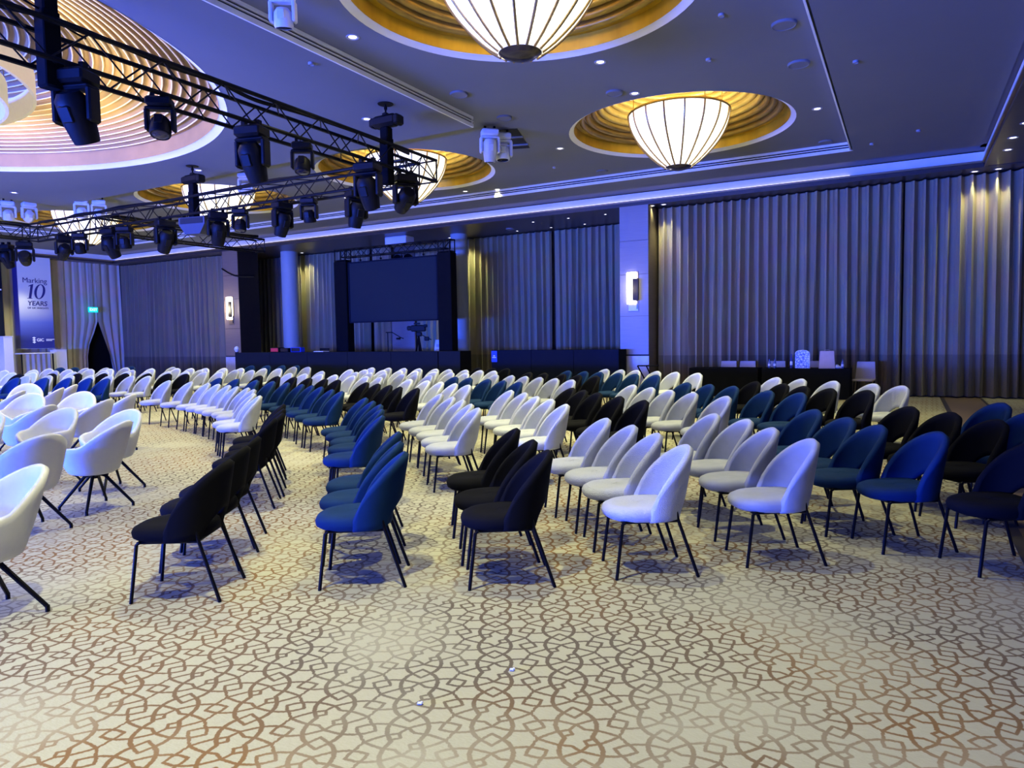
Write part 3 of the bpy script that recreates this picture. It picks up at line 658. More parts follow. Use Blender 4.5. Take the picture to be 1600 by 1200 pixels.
# ------------------------------------------------------------------ control riser, screen, clothed tables
def on(px, Y): return on_y(px, 540, Y).x
def riser(label, x0, x1, y0, y1, h, npan, drape=True):
    t = thing('control_desk', label, 'desk', ((x0+x1)/2, (y0+y1)/2, 0)); w = x1-x0; d = y1-y0; pw = w/npan
    for k in range(npan): part('front_panel', MB().box((-w/2+pw*(k+.5), -d/2, h/2), (pw-.012, .03, h), bev=.004), 'navy', t, smooth=False)
    for sx in (-1, 1): part('side_panel', MB().box((sx*(w/2-.015), .02, h/2), (.03, d-.02, h)), 'black_cloth', t, smooth=False)
    part('desk_top', MB().box((0, 0, h-.012), (w-.04, d-.04, .02)), 'black_cloth', t, smooth=False)
    return t
DY = 18.0; DH = 1.26
riser('long black draped control desk below the projection screen', on(367, DY), on(684, DY), DY, DY+.6, DH, 5)
riser('black draped block at the right end of the long control desk', on(685, DY), on(719, DY), DY, DY+.6, DH, 1)
riser('black draped counter left of the blue-lit pillar', on(768, 18.9), on(967, 18.9), 18.9, 19.5, DH, 3)
q_ = on_y(772, 557, 18.86); t = thing('blue_sign', 'small blue card with white lettering on the black counter', 'sign', (q_.x, 18.87, q_.z))
part('card', MB().box((0, 0, 0), (.20, .008, .34)), 'sign_blue', t, smooth=False)
part('printed_line', MB().box((0, -.006, .02), (.06, .004, .03)).box((0, -.006, -.03), (.14, .004, .025)), 'ink_white', t, smooth=False)
# projection screen hung in a truss frame
SY = 19.05
x0, x1 = on_y(547, 455, SY).x, on_y(683, 450, SY).x
t = thing('projection_screen', 'big dark navy projection screen hung in a black truss frame', 'screen', ((x0+x1)/2, SY, 0))
part('cloth', MB().box((0, 0, 3.32), (x1-x0, .03, 2.06)), 'screen', t, smooth=False)
part('border', MB().box((0, -.01, 4.36), (x1-x0+.06, .05, .05)).box((0, -.01, 2.28), (x1-x0+.06, .05, .05)).box(((x0-x1)/2-.02, -.01, 3.32), (.05, .05, 2.1)).box(((x1-x0)/2+.02, -.01, 3.32), (.05, .05, 2.1)), 'navy', t, smooth=False)
hk = MB().tube([(0, 0, 4.38), (0, 0, 4.57)], .012, 6).box((0, 0, 4.43), (.05, .05, .06)).mesh('hanger', M['black_metal'], smooth=False)
for k in (-1.5, -.5, .5, 1.5): link('hanger', hk, t, (k*.9, 0, 0))
for lab, pa, pb in (('left black draped tower of the screen frame', 526, 545), ('right black draped tower of the screen frame', 687, 708)):
    a, b_ = on_y(pa, 450, SY).x, on_y(pb, 450, SY).x
    t = thing('truss_tower', lab, 'tower', ((a+b_)/2, SY+.05, 0), 0, 'draped screen towers')
    part('sleeve', MB().box((0, 0, 2.3), (b_-a, .36, 4.28), bev=.03), 'black_cloth', t, smooth=False)
    part('foot_plate', MB().box((0, 0, .02), (b_-a+.1, .6, .04)), 'black_metal', t, smooth=False)
    fr = MB()
    for sx in (-1, 1):
        for sy in (-1, 1): fr.tube([(sx*(b_-a)*.42, sy*.15, 4.4), (sx*(b_-a)*.42, sy*.15, 4.86)], .022, 6)
    for z in (4.47, 4.84): fr.box((0, 0, z), ((b_-a)*.9, .34, .03))
    part('corner_block', fr, 'truss', t, smooth=False)
a, b_ = on_y(530, 385, SY).x, on_y(704, 380, SY).x
truss('short black box truss carrying the projection screen', (a+.15, SY+.05), (b_-.15, SY+.05), .30, 4.84, 4.57, .30, r=.02)
q_ = on_y(624, 371, 20.5); t = thing('ceiling_projector', 'white box unit fixed under the recess ceiling above the screen', 'projector', (q_.x, 20.5, 0))
part('housing', MB().box((0, 0, 5.20), (.95, .5, .32), bev=.03), 'white_paint', t); part('ceiling_mount', MB().box((0, 0, 5.34), (.3, .3, .04)), 'bowl', t, smooth=False)
fx = on_y(622, 383, 19.2)
for k, (dx, lb) in enumerate(((0, 'left round lamp'), (.45, 'right round lamp'))):
    t = thing('par_lamp', lb+' hanging behind the screen truss', 'stage light', (fx.x+dx, SY+.2, 4.33), 0, 'lamps behind the screen')
    part('can', MB().lathe([(.001, .14), (.10, .13), (.17, -.02), (.19, -.12)], 20, ax='y'), 'fixture', t); part('yoke', MB().tube([(-.2, 0, 0), (-.2, 0, .24), (.2, 0, .24), (.2, 0, 0)], .012, 6), 'black_metal', t)
# things on and behind the control desk
def dx_(px): return on_y(px, 546, DY+.3).x
def equip(name, label, cat, px, w, d, h, mat, face, fm):
    t = thing(name, label, cat, (dx_(px), DY+.32, DH))
    part('case', MB().box((0, 0, h/2), (w, d, h), bev=.012), mat, t, smooth=False); part(face, MB().box((0, -d/2-.004, h/2), (w*.86, .008, h*.74)), fm, t, smooth=False)
    return t
equip('rack_unit', 'small rack unit with red glowing panel on the control desk', 'equipment', 433, .42, .3, .17, 'fixture', 'red_panel', 'red_led')
equip('rack_unit', 'small dark rack unit beside the red one on the control desk', 'equipment', 448, .40, .3, .15, 'fixture', 'front_panel', 'bowl')
equip('monitor', 'dark monitor with blue side edges on the control desk', 'monitor', 464.5, .50, .2, .17, 'sign_blue', 'display', 'slot')
t = thing('laptop', 'slim silver laptop lying half open on the control desk', 'laptop', (dx_(502), DY+.3, DH)); part('base', MB().box((0, 0, .015), (.46, .3, .03), bev=.008), 'white_fix', t, smooth=False); part('lid', MB().box((0, .16, .07), (.44, .02, .12)), 'fixture', t, smooth=False)
t = thing('desk_lamp', 'small round white lamp at the left end of the control desk', 'lamp', (on(367, DY)-.02, DY+.1, DH)); part('globe', MB().lathe([(.001, .24), (.07, .21), (.10, .13), (.07, .05), (.03, .02)], 20), 'white_fix', t); part('base', MB().lathe([(.001, .02), (.05, .02), (.06, 0)], 16), 'fixture', t)
# camera on tripod behind the desk
q_ = on_y(654, 520, 19.5); t = thing('video_camera', 'black video camera on tripod behind the control desk', 'camera', (q_.x, 19.5, 0), rad(25))
part('camera_body', MB().box((0, 0, 2.02), (.50, .18, .22), bev=.03).box((-.30, 0, 2.03), (.18, .14, .15), bev=.03).box((-.05, 0, 2.18), (.22, .05, .06), bev=.01), 'fixture', t); part('fluid_head', MB().box((.02, 0, 1.82), (.18, .16, .16), bev=.03), 'fixture', t)
for k in range(3):
    a = rad(90+120*k); part('tripod_leg', MB().tube([(0, 0, 1.74), (.34*math.cos(a), .34*math.sin(a), .02)], [.035, .022], 8), 'black_metal', t)
part('pan_handle', MB().tube([(.05, 0, 1.82), (.42, .1, 1.62)], .014, 6), 'black_metal', t); part('viewfinder', MB().box((.26, -.06, 2.1), (.12, .1, .1), bev=.02).box((.28, 0, 1.66), (.16, .1, .14), bev=.02), 'fixture', t)
q_ = on_y(606, 530, 19.3); t = thing('boom_stand', 'thin black boom arm stand behind the control desk', 'stand', (q_.x, 19.3, 0))
part('pole', MB().tube([(0, 0, 0), (0, 0, 1.90)], .018, 8), 'black_metal', t); part('boom', MB().tube([(-.08, 0, 1.9), (.2, 0, 1.9), (.55, 0, 1.72), (.68, 0, 1.68)], .016, 6), 'black_metal', t); part('lamp_head', MB().box((.46, 0, 1.68), (.14, .1, .07), bev=.02), 'fixture', t); part('base', MB().lathe([(.001, .03), (.2, .025), (.22, 0)], 24), 'black_metal', t)
def shell_chair(label, loc, rz, mat='beige_plastic', perf=False, grp=None):
    t = thing('banquet_chair', label, 'chair', loc, rz, grp)
    def bk(u, v): z = .47+.43*v; w = (.23-.03*v)*(2*u-1); return (w, -.20-.06*v+.03*(2*u-1)**2, z)
    a = MB().grid(bk, 10, 8); n_ = len(a.v); a.add([(x, y+.018, z) for x, y, z in a.v], [tuple(reversed(f)) for f in a.f]); part('backrest', a, mat, t)
    part('seat', MB().box((0, .02, .455), (.45, .44, .05), bev=.02), mat, t)
    lg = MB().tube([(0, 0, .44), (.02, .02, 0)], .013, 6).mesh('leg', M['black_metal'])
    for sx in (-1, 1):
        for y in (.19, -.16): link('leg', lg, t, (sx*.19-.01, y, 0))
    if perf: part('back_slots', MB().box((0, -.197, .70), (.26, .006, .10)).box((0, -.18, .56), (.26, .006, .05)), 'ring', t, smooth=False)
    return t
q_ = on_y(679, 531, 19.8); PH_ = q_.z-.90; shell_chair('white chair with slotted back behind the desk, right of the camera', (q_.x, 19.75, PH_), rad(160), 'white_paint', True)
tag(part('riser_platform', MB().box((q_.x, 19.75, PH_/2), (.52, .6, PH_), bev=.01), 'black_cloth', smooth=False), 'low black platform under the white slotted chair', 'platform')
# long clothed tables by the right curtain
TY0, TY1 = 18.75, 19.45
xa, xm, xb = on_y(1077, 577, TY0).x, on_y(1187, 577, TY0).x, on_y(1328, 577, TY0).x
def table(label, x0, x1, grp='black clothed tables'):
    t = thing('clothed_table', label, 'table', ((x0+x1)/2, (TY0+TY1)/2, 0), 0, grp); w, d = x1-x0, TY1-TY0
    part('table_top', MB().box((0, 0, .725), (w-.02, d-.02, .03)), 'black_cloth', t, smooth=False)
    def sk(u, v):
        per = 2*(w+d); s = u*per; fl = .018*(1-v)*math.sin(s*14)*(1+.4*math.sin(s*5)) + .03*(1-v)
        if s < w: p = (-w/2+s, -d/2-fl)
        elif s < w+d: p = (w/2+fl, -d/2+s-w)
        elif s < 2*w+d: p = (w/2-(s-w-d), d/2+fl)
        else: p = (-w/2-fl, d/2-(s-2*w-d))
        return (p[0], p[1], .015+.735*v)
    part('cloth_skirt', MB().grid(sk, 140, 4), 'black_cloth', t); part('cloth_top', MB().box((0, 0, .748), (w, d, .008)), 'black_cloth', t, smooth=False)
    return t
table('black clothed table by the curtain, left one of two', xa, xm-.05); table('black clothed table by the curtain, right one, holding bottles and a paper bag', xm+.05, xb)
TZ = .752; TYm = 19.0
def tx(px): return on_y(px, 570, TYm).x
def bottle(px, lab, h=.23, mat='bottle', y=TYm):
    t = thing('water_bottle', lab, 'bottle', (on_y(px, 570, y).x, y, TZ), 0, 'bottles on the clothed table')
    k = h/.23; part('body', MB().lathe([(.001, .001), (.031, .002), (.033, .02), (.033, .13*k), (.028, .16*k), (.013, .19*k), (.012, .21*k), (.012, .222*k)], 16), mat, t)
    part('cap', MB().lathe([(.014, .212*k), (.014, h), (.001, h+.002)], 12), 'ink', t); part('paper_label', MB().lathe([(.0338, .05*k), (.0338, .11*k)], 16), 'label', t)
bottle(1202, 'clear water bottle, left of a pair on the clothed table'); bottle(1210.5, 'clear water bottle, right of a pair on the clothed table', .24); bottle(1236.5, 'tall dark bottle left of the patterned blue box', .36, 'ink'); bottle(1316.5, 'short bottle at right end of the clothed table', .22)
t = thing('display_box', 'blue-white patterned box with rounded top on the clothed table', 'box', (tx(1254), TYm, TZ))
mtp, ntp, bp_ = new_mat('scroll_pattern'); vo = node(ntp, 'ShaderNodeTexVoronoi', feature='DISTANCE_TO_EDGE'); vo.inputs['Scale'].default_value = 16; cr = node(ntp, 'ShaderNodeValToRGB'); cr.color_ramp.elements[0].position = .05; cr.color_ramp.elements[0].color = (.1, .16, .5, 1); cr.color_ramp.elements[1].position = .12; cr.color_ramp.elements[1].color = (.6, .7, .85, 1)
tcp = node(ntp, 'ShaderNodeTexCoord'); ntp.links.new(tcp.outputs['Object'], vo.inputs['Vector']); ntp.links.new(vo.outputs['Distance'], cr.inputs[0]); ntp.links.new(cr.outputs[0], bp_.inputs['Base Color'])
pf = [(-.17, 0), (.17, 0), (.17, .36), (.15, .41), (.09, .445), (0, .455), (-.09, .445), (-.15, .41), (-.17, .36)]
vs = [(x, -.06, z) for x, z in pf]+[(x, .06, z) for x, z in pf]; nn = len(pf)
part('body', MB().add(vs, [tuple(range(nn-1, -1, -1))[::-1], tuple(range(2*nn-1, nn-1, -1))]+[(i, i+nn, (i+1) % nn+nn, (i+1) % nn) for i in range(nn)]), mtp, t, smooth=False); part('rim_band', MB().tube([(x*1.0, -.062, z) for x, z in pf[1:]], .008, 5), 'label', t)
t = thing('paper_bag', 'kraft paper bag with folded creased front on the clothed table', 'bag', (tx(1292), TYm, TZ), rad(8))
pb = [(-.18, -.07), (.18, -.07), (.19, 0), (.18, .07), (-.18, .07), (-.19, 0)]
vs = [(x, y, 0) for x, y in pb]+[(x*.86, y*.55+(.02 if abs(x) > .185 else 0), .43) for x, y in pb]
part('body', MB().add(vs, [(i, (i+1) % 6, (i+1) % 6+6, i+6) for i in range(6)]+[(5, 4, 3, 2, 1, 0)]), 'paper', t, smooth=False); part('handle', MB().tube([(-.06, -.04, .42), (-.05, -.045, .46), (.05, -.045, .46), (.06, -.04, .42)], .005, 5), 'paper', t)
t = thing('snack_packet', 'small crumpled pale packet near the right table end', 'packet', (tx(1309.5), TYm, TZ)); part('wrapper', MB().box((0, 0, .03), (.13, .08, .06), .4, bev=.02).box((-.02, .01, .07), (.07, .05, .05), .9, bev=.015), 'label', t); part('fold', MB().box((.05, 0, .02), (.06, .05, .03), .2), 'paper', t, smooth=False)
for i, px in enumerate((1138.5, 1168, 1214, 1272)):
    q_ = on_y(px, 570, 19.9); shell_chair('beige chair behind the clothed tables, %s from the left' % ORD[i], (q_.x, 19.72, .0), PI, grp='beige chairs behind the clothed tables')
q_ = on_y(1350, 580, 19.3); shell_chair('beige chair standing alone right of the clothed tables', (q_.x, 19.35, 0), rad(172), grp='beige chairs behind the clothed tables')
# folded black frame by the pillar
a, b_ = on_y(996, 573, 18.9), on_y(1024, 572, 18.9)
t = thing('folded_trolley', 'folded black metal frame leaning by the foot of the blue-lit pillar', 'frame', (a.x, 18.9, 0))
part('frame', MB().tube([(0, 0, .80), (.58, .1, .80)], .02, 8).tube([(0, 0, .80), (.38, .15, .02)], .02, 8).tube([(.24, .05, .80), (.55, .2, .02)], .02, 8), 'black_metal', t); part('foot_bar', MB().tube([(.3, .15, .022), (.62, .2, .022)], .02, 8), 'black_metal', t)
# ------------------------------------------------------------------ stage-side wall on the left
BX = -32.05
t = thing('event_banner', 'tall pale-blue banner reading Marking 10 YEARS at the far left', 'banner', (BX, 0, 0))
y0, y1 = 15.58, 16.89; ym = (y0+y1)/2; BW = y1-y0
part('print', MB().box((0, ym, 3.50), (.02, BW, 3.94)), 'banner', t, smooth=False); part('side_return', MB().box((-.17, y0-.012, 3.50), (.34, .024, 3.94)), 'ink', t, smooth=False); part('frame', MB().box((-.17, ym, 5.47), (.34, BW, .03)).box((-.17, ym, 1.53), (.34, BW, .03)).box((-.17, y1-.01, 3.5), (.32, .02, 3.9)), 'white_fix', t, smooth=False)
def word(s, size, mat, z, y=ym, name='lettering', shear=0, bold=0, sx=1):
    o = link(name, text_mesh(s, size, M[mat], name, shear, bold), t, (.016, y, z)); o.rotation_euler = (rad(90), 0, rad(90)); o.scale = (sx, 1, 1); return o
def zb(py): return on_x(56, py, BX).z
yc = on_x(55.5, 455, BX).y
word('Marking', .30, 'ink', zb(439), yc-.02); word('YEARS', .27, 'ink', zb(474.5), yc+.04, bold=.004, shear=.1); word('OF GIC INSIGHTS', .105, 'ink', zb(481.5), yc+.06)
zc = zb(455.5); H = .62; ten = MB()
def flat(pts): n = len(pts); ten.add([(0, y, z) for y, z in pts], [tuple(range(n))])
def sk_(y, z): return (y+.18*(z), z)
one = [(-.30, -.31), (-.12, -.31), (-.13, -.28), (-.155, -.265), (-.155, .31), (-.17, .31), (-.27, .25), (-.285, .22), (-.245, .225), (-.245, -.265), (-.29, -.28)]
flat([sk_(y, z) for y, z in [(-.31, -.31), (-.11, -.31), (-.11, -.285), (-.31, -.285)]]); flat([sk_(y, z) for y, z in [(-.255, -.285), (-.155, -.285), (-.155, .31), (-.255, .27)]]); flat([sk_(y, z) for y, z in [(-.255, .27), (-.33, .22), (-.33, .195), (-.255, .215)]])
for k in range(28):
    a, b_ = 2*PI*k/28, 2*PI*(k+1)/28
    def P_(an, o): return sk_(.14+(.215 if o else .115)*math.cos(an), (.315 if o else .285)*math.sin(an))
    flat([P_(a, 1), P_(b_, 1), P_(b_, 0), P_(a, 0)])
part('lettering', ten, 'ink', t, (.014, yc+.02, zc), smooth=False)
zl = zb(531.5); yl = on_x(66, 531, BX).y
word('GIC', .17, 'ink_white', zl, yl-.08, bold=.004)
lg = MB(); 
for k in range(3): lg.add([(0, yl-.40+.0, zl+.10-.09*k), (0, yl-.32, zl+.14-.09*k), (0, yl-.25, zl+.10-.09*k), (0, yl-.32, zl+.045-.09*k)], [(0, 1, 2, 3)])
part('emblem', lg, 'ink_white', t, (.014, 0, 0), smooth=False)
part('printed_line', MB().box((0, yl+.33, zl+.03), (.006, .36, .026)).box((0, yl+.27, zl-.02), (.006, .24, .026)), 'ink_white', t, (.014, 0, 0), smooth=False)
q_ = on_x(146, 484, -32.2); t = thing('exit_sign', 'small glowing green EXIT sign over the dark doorway slit', 'sign', (-32.2, q_.y, q_.z))
part('box', MB().box((-.03, 0, 0), (.06, .42, .24), bev=.008), 'exit', t, smooth=False)
o = link('lettering', text_mesh('EXIT', .17, M['exit_text'], bold=.006), t, (.004, 0, 0)); o.rotation_euler = (rad(90), 0, rad(90))
part('hanger', MB().tube([(-.03, -.12, .12), (-.03, -.12, 2.2)], .006, 5).tube([(-.03, .12, .12), (-.03, .12, 2.2)], .006, 5), 'black_metal', t)
t = thing('led_screen', 'edge of a dark stage screen cut by the left picture border', 'screen', (-32.1, 14.3, 0)); part('panel', MB().box((0, 0, 3.72), (.14, 1.36, 3.34)), 'navy', t, smooth=False); part('bezel', MB().box((.02, .67, 3.72), (.16, .02, 3.36)), 'slot', t, smooth=False); part('logo_mark', MB().box((.075, .63, 3.93), (.006, .05, .06)), 'ink_white', t, smooth=False)
def plinth(label, y0, y1, h, x=-31.85, d=.5):
    t = thing('white_plinth', label, 'plinth', (x, (y0+y1)/2, 0), 0, 'white stage plinths'); part('body', MB().box((0, 0, h/2), (d, y1-y0, h), bev=.01), 'white_paint', t, smooth=False); part('top_board', MB().box((0, 0, h+.012), (d+.02, y1-y0+.02, .024)), 'white_paint', t, smooth=False)
plinth('tall white plinth under the dark screen at the left edge', 14.72, 15.05, 2.02); plinth('white plinth right of the banner foot', on_x(83, 546, -31.85).y, on_x(99, 546, -31.85).y, 1.44)
y0, y1 = 15.15, 16.45
t = thing('white_table', 'white table with pleated skirt below the banner', 'table', (-31.55, (y0+y1)/2, 0)); w = y1-y0
part('table_top', MB().box((0, 0, 1.33), (.6, w, .04), bev=.006), 'white_paint', t, smooth=False); part('leg', MB().box((.25, w/2-.05, .66), (.04, .04, 1.31)), 'fixture', t, smooth=False); part('leg', MB().box((.25, -w/2+.05, .66), (.04, .04, 1.31)), 'fixture', t, smooth=False)
part('skirt', MB().grid(lambda u, v: (.18+.035*math.sin(u*34), -w/2+.1+(w-.2)*u, .02+1.28*v), 60, 3), 'curtain_beige', t)

# ------------------------------------------------------------------ chairs
def back_shell(thick, fold=1.0):
    NU, NV = 30, 8; PH = rad(98)
    def side(off):
        def fn(u, v):
            p = (2*u-1)*PH; c = max(0, math.cos(p*90/98)); zt = .43+.405*c**.52
            cut = max(0, math.cos(min(1.57, abs(p)/rad(44)*PI/2)))**.55; zb = .385+.175*cut
            z = zb+(zt-zb)*v; lean = max(0, z-.42)/.41
            a = .198-.012*lean**2+off; b = .190+off
            return (a*math.sin(p), -.055-b*math.cos(p)-.075*lean, z)
        return fn
    mb = MB().grid(side(0), NU, NV); n = len(mb.v); mb.grid(side(thick), NU, NV)
    mb.f = mb.f[:NU*NV]+[tuple(reversed(f)) for f in mb.f[NU*NV:]]
    W_ = NV+1; idx = [i*W_ for i in range(NU+1)]+[NU*W_+j for j in range(1, W_)]+[i*W_+NV for i in range(NU-1, -1, -1)]+[j for j in range(NV-1, 0, -1)]
    # puffed rim between the two skins
    mid = []
    for i in idx:
        a, b = Vector(mb.v[i]), Vector(mb.v[n+i]); iu, jv = divmod(i, W_); out = Vector((0, 0, 0))
        if jv == NV: out.z += .022
        if jv == 0: out.z -= .012
        if iu in (0, NU): out.y += .014
        mid.append((a+b)/2+out)
    k0 = len(mb.v); mb.v += [tuple(p) for p in mid]; L_ = len(idx)
    for q in range(L_):
        r = (q+1) % L_; mb.f += [(idx[q], idx[r], k0+r, k0+q), (k0+q, k0+r, n+idx[r], n+idx[q])]
    return mb
def seat_pad():
    prof = [(.0, .474), (.6, .476), (.84, .472), (.96, .455), (1.0, .425), (.98, .395), (.88, .378), (0, .374)]; n = 28; mb = MB(); vs = []
    for k in range(n):
        a = 2*PI*k/n; c, s = math.cos(a), math.sin(a); e = .74
        x = .236*math.copysign(abs(c)**e, c); y = .255*math.copysign(abs(s)**e, s)
        if y > 0: x *= 1-.12*(y/.255)**2
        for r, z in prof: vs.append((x*r, y*r+.0, z - (.008*(y/.255) if z > .44 else 0)))
    m_ = len(prof); fs = [(k*m_+i, ((k+1) % n)*m_+i, ((k+1) % n)*m_+i+1, k*m_+i+1) for k in range(n) for i in range(m_-1)]
    return mb.add(vs, fs)
CH = {}
sm = seat_pad().mesh('seat', None, weld=True, soft=True); bk = back_shell(.052).mesh('backrest', None, weld=True, soft=True)
lf = MB().tube([(0, -.02, .38), (.0, 0, .365), (.012, .045, 0)], .0115, 8).mesh('leg', M['black_metal']); lfm = MB().tube([(0, -.02, .38), (0, 0, .365), (-.012, .045, 0)], .0115, 8).mesh('leg', M['black_metal'])
lr = MB().tube([(.0, .02, .49), (0, 0, .39), (.03, -.13, 0)], .0115, 8).mesh('leg', M['black_metal']); lrm = MB().tube([(0, .02, .49), (0, 0, .39), (-.03, -.13, 0)], .0115, 8).mesh('leg', M['black_metal'])
fm_ = MB().tube([(-.19, .16, .376), (.19, .16, .376)], .009, 6).tube([(-.19, .16, .376), (-.19, -.22, .376)], .009, 6).tube([(.19, .16, .376), (.19, -.22, .376)], .009, 6).tube([(-.19, -.21, .378), (.19, -.21, .378)], .009, 6).mesh('frame', M['black_metal'])
NAMES = {'k': ('black', 'velvet'), 'b': ('blue', 'velvet'), 'w': ('white', 'boucle'), 'g': ('grey', 'velvet')}
MATN = {'k': 'black_chair', 'b': 'blue_chair', 'w': 'white_chair', 'g': 'grey_chair'}
for c in 'kbwg':
    t = thing('dining_chair', '', 'chair')
    for nm, me in (('seat', sm), ('backrest', bk)):
        m2 = me.copy(); m2.materials.clear(); m2.materials.append(M[MATN[c]]); m2.name = nm; link(nm, m2, t)
    for me, x, y in ((lf, .195, .165), (lfm, -.195, .165), (lr, .19, -.21), (lrm, -.19, -.21)): link('leg', me, t, (x, y, 0))
    link('frame', fm_, t); CH[c] = [t, False]
OX, OY, R1, DR = -15.666, -4.441, 13.855, 1.0386
def on_ring(px, py, row):
    d = ray(px, py); a = Vector((d.x, d.y)).normalized(); o = Vector((OX, OY)); rr_ = R1+DR*(row-1); b_ = a.dot(-o)
    dq = b_*b_-(o.dot(o)-rr_*rr_)
    return a*(-b_+math.sqrt(dq)) if dq > 0 else None
# (row, block, colour, [apex of each backrest]) ; blocks: n nearest, s second, t third, f far left
ROWS = [
(1,'n','k',[(340,723),(369,701),(388,686)]), (1,'s','k',[(420,656),(430,649),(433,642),(434,634)]),
(1,'t','g',[(398.5,620.5),(390,617.2),(383,612.7),(376.5,610.5),(370.5,607.5)]), (1,'u','g',[(353.5,602),(340,601),(320,598.5),(293.5,596),(260,596.5)]),
(1,'f','b',[(164,594),(136,594),(104,594),(68,594.5),(23,595)]),
(2,'n','b',[(616,711),(611,694),(610,678)]), (2,'s','b',[(587,652),(587,642),(586,635),(575,629),(564,624)]),
(2,'t','b',[(528,613.5),(513,610.5),(494,608),(482,605),(469,603)]), (2,'u','b',[(444,595),(422,594.5),(396,592),(366,593),(339,592.8)]),
(2,'f','g',[(229,588.2),(203,588.8),(170,588),(140,589.5),(108,589.5),(74,591),(40,592)]),
(3,'n','k',[(842,709),(820,692),(795,673)]), (3,'s','g',[(739,640.5),(727.5,634),(715,627.5),(701,623),(682,617.5)]),
(3,'t','k',[(641.5,608),(623,605.2),(604.5,603.2),(586,601),(568,598.5)]), (3,'u','k',[(524.5,593.5),(504,592),(480,590.5),(456,590),(430,589.5),(403,589)]),
(3,'f','k',[(288,585.5),(261,586),(229,586),(194,587),(160,587.5),(120,588),(80,588),(30,588)]),
(4,'n','w',[(1060,700),(1015,681),(978,668),(938,657)]), (4,'s','w',[(876,634.3),(854.5,626.5),(832,621.7),(813.5,615.8),(792,611.8)]),
(4,'t','w',[(727,603),(706,600),(684.5,598),(663,597),(637,594.5)]), (4,'u','w',[(590,590),(569,588.5),(548.5,587.5),(521,586.5),(498,585),(474,585.5),(450,584.5)]),
(4,'f','w',[(342,583.5),(317,583),(289,582.8),(261,582.5),(228,582),(197,583),(163,584),(113,583),(50,583),(18,583)]),
(5,'n','g',[(1255,690),(1195,672),(1155,658),(1110,650)]), (5,'s','k',[(1000,628),(963,622),(928,615.5),(908,612),(889,608.2)]),
(5,'t','b',[(807,599),(782,596),(759,594.2),(730,593),(708,591.2)]), (5,'u','g',[(669,586),(646,585.5),(626,583.5),(598,583),(576,582.5),(553,582),(500,582)]),
(5,'f','g',[(391,580),(365,580),(346,579),(311,579),(204,581.5),(160,581),(84,582)]),
(6,'n','b',[(1440,677),(1370,668),(1320,657),(1266,643)]), (6,'s','g',[(1128,621.5),(1076,615.5),(1043,612),(1012,607.5),(984,603.2)]),
(6,'t','g',[(890,595),(865,593),(838,590.8),(818,589.2),(797,588.2),(771,586)]), (6,'u','w',[(725,582.5),(702,581.5),(676,580.5),(647,581),(622,580),(597,579),(568,579),(545,579.2)]),
(6,'f','w',[(434,577),(410,576),(375,576),(349,576),(320,576.5),(297,576.5),(275,577.5),(235,578),(170,578),(140,578),(106,577.5),(52,580),(6,579.5)]),
(7,'n','k',[(1612,694),(1550,659.5),(1480,648),(1416,638.5)]), (7,'s','b',[(1245,616),(1197,612.5),(1142,605.5),(1104,602.5),(1069,599.5)]),
(7,'t','k',[(928,591),(900,589.5),(876,588.5),(848,586.5),(824,585)]), (7,'u','w',[(769,580.5),(749,580),(725,579.2),(700,578.8),(679,577.5),(653,577),(629,577.2),(605,576.5),(579,576.5)]),
(7,'f','g',[(479,575.5),(457,575.5),(269,576),(196,575.5),(165,576),(133,576.5),(76,577)]),
(8,'n','b',[(1660,665),(1604,647),(1558,632.5)]), (8,'s','k',[(1347.5,612),(1296,609.4),(1252,605.6),(1220,601),(1176,598.7)]),
(8,'t','b',[(1022,589.5),(988,587.5),(965,586.2),(935,584.5),(911,583),(885,581.5)]), (8,'u','k',[(790,579),(768,578),(745,577)]),
(8,'f','b',[(462,574),(440,574),(417,574),(392,573.6),(204,573.5),(115,575.5),(96,576)]),
(9,'s','w',[(1405,605),(1360,601),(1299,598),(1247.5,595),(1209,591)]), (9,'t','w',[(1088,584.5),(1053,583.5),(1024,582.2),(992,581.3),(968,580),(945,579.2)]),
]
BLK = {'n': 'nearest block', 's': 'second block', 't': 'third block', 'u': 'fourth block', 'f': 'far left block'}
O2 = Vector((OX, OY)); spots_all = []
for row, blk, c, pts in ROWS:
    for px, py in pts:
        g = on_z(px, py, .835).xy; q = g if g.length < 11.5 else on_ring(px, py, row)
        if q is None: q = g
        f = (O2-q).normalized(); spots_all.append([q+f*.275, row, blk, c])
GAP = .505
for it in range(60):                                   # neighbours of a row settle at chair width
    for i_, a in enumerate(spots_all):
        for b_ in spots_all[i_+1:]:
            if abs(a[1]-b_[1]) > 0: continue
            d = b_[0]-a[0]; L_ = d.length
            if 1e-4 < L_ < GAP: p_ = d*((GAP-L_)/L_*.5); a[0] = a[0]-p_; b_[0] = b_[0]+p_
by = {}
for q, row, blk, c in spots_all: by.setdefault((row, blk, c), []).append(q)
for (row, blk, c), qs in by.items():
    qs.sort(key=lambda q: math.atan2(q.y-OY, q.x-OX)); spots = [(q, (O2-q).normalized()) for q in qs]
    nm, fab = NAMES[c]
    for i, (pos, f) in enumerate(spots):
        src, u_ = CH[c]; o = clone(src) if u_ else src; CH[c][1] = True
        jit = random.uniform(-.05, .05)
        o.location = (pos.x, pos.y, 0); o.rotation_euler = (0, 0, math.atan2(f.y, f.x)-PI/2+jit)
        tag(o, '%s %s chair, %s from the camera end, %s row, %s' % (nm, fab, ORD[i], ORD[row-1], BLK[blk]), 'chair', '%s chairs in the %s row, %s' % (nm, ORD[row-1], BLK[blk]))

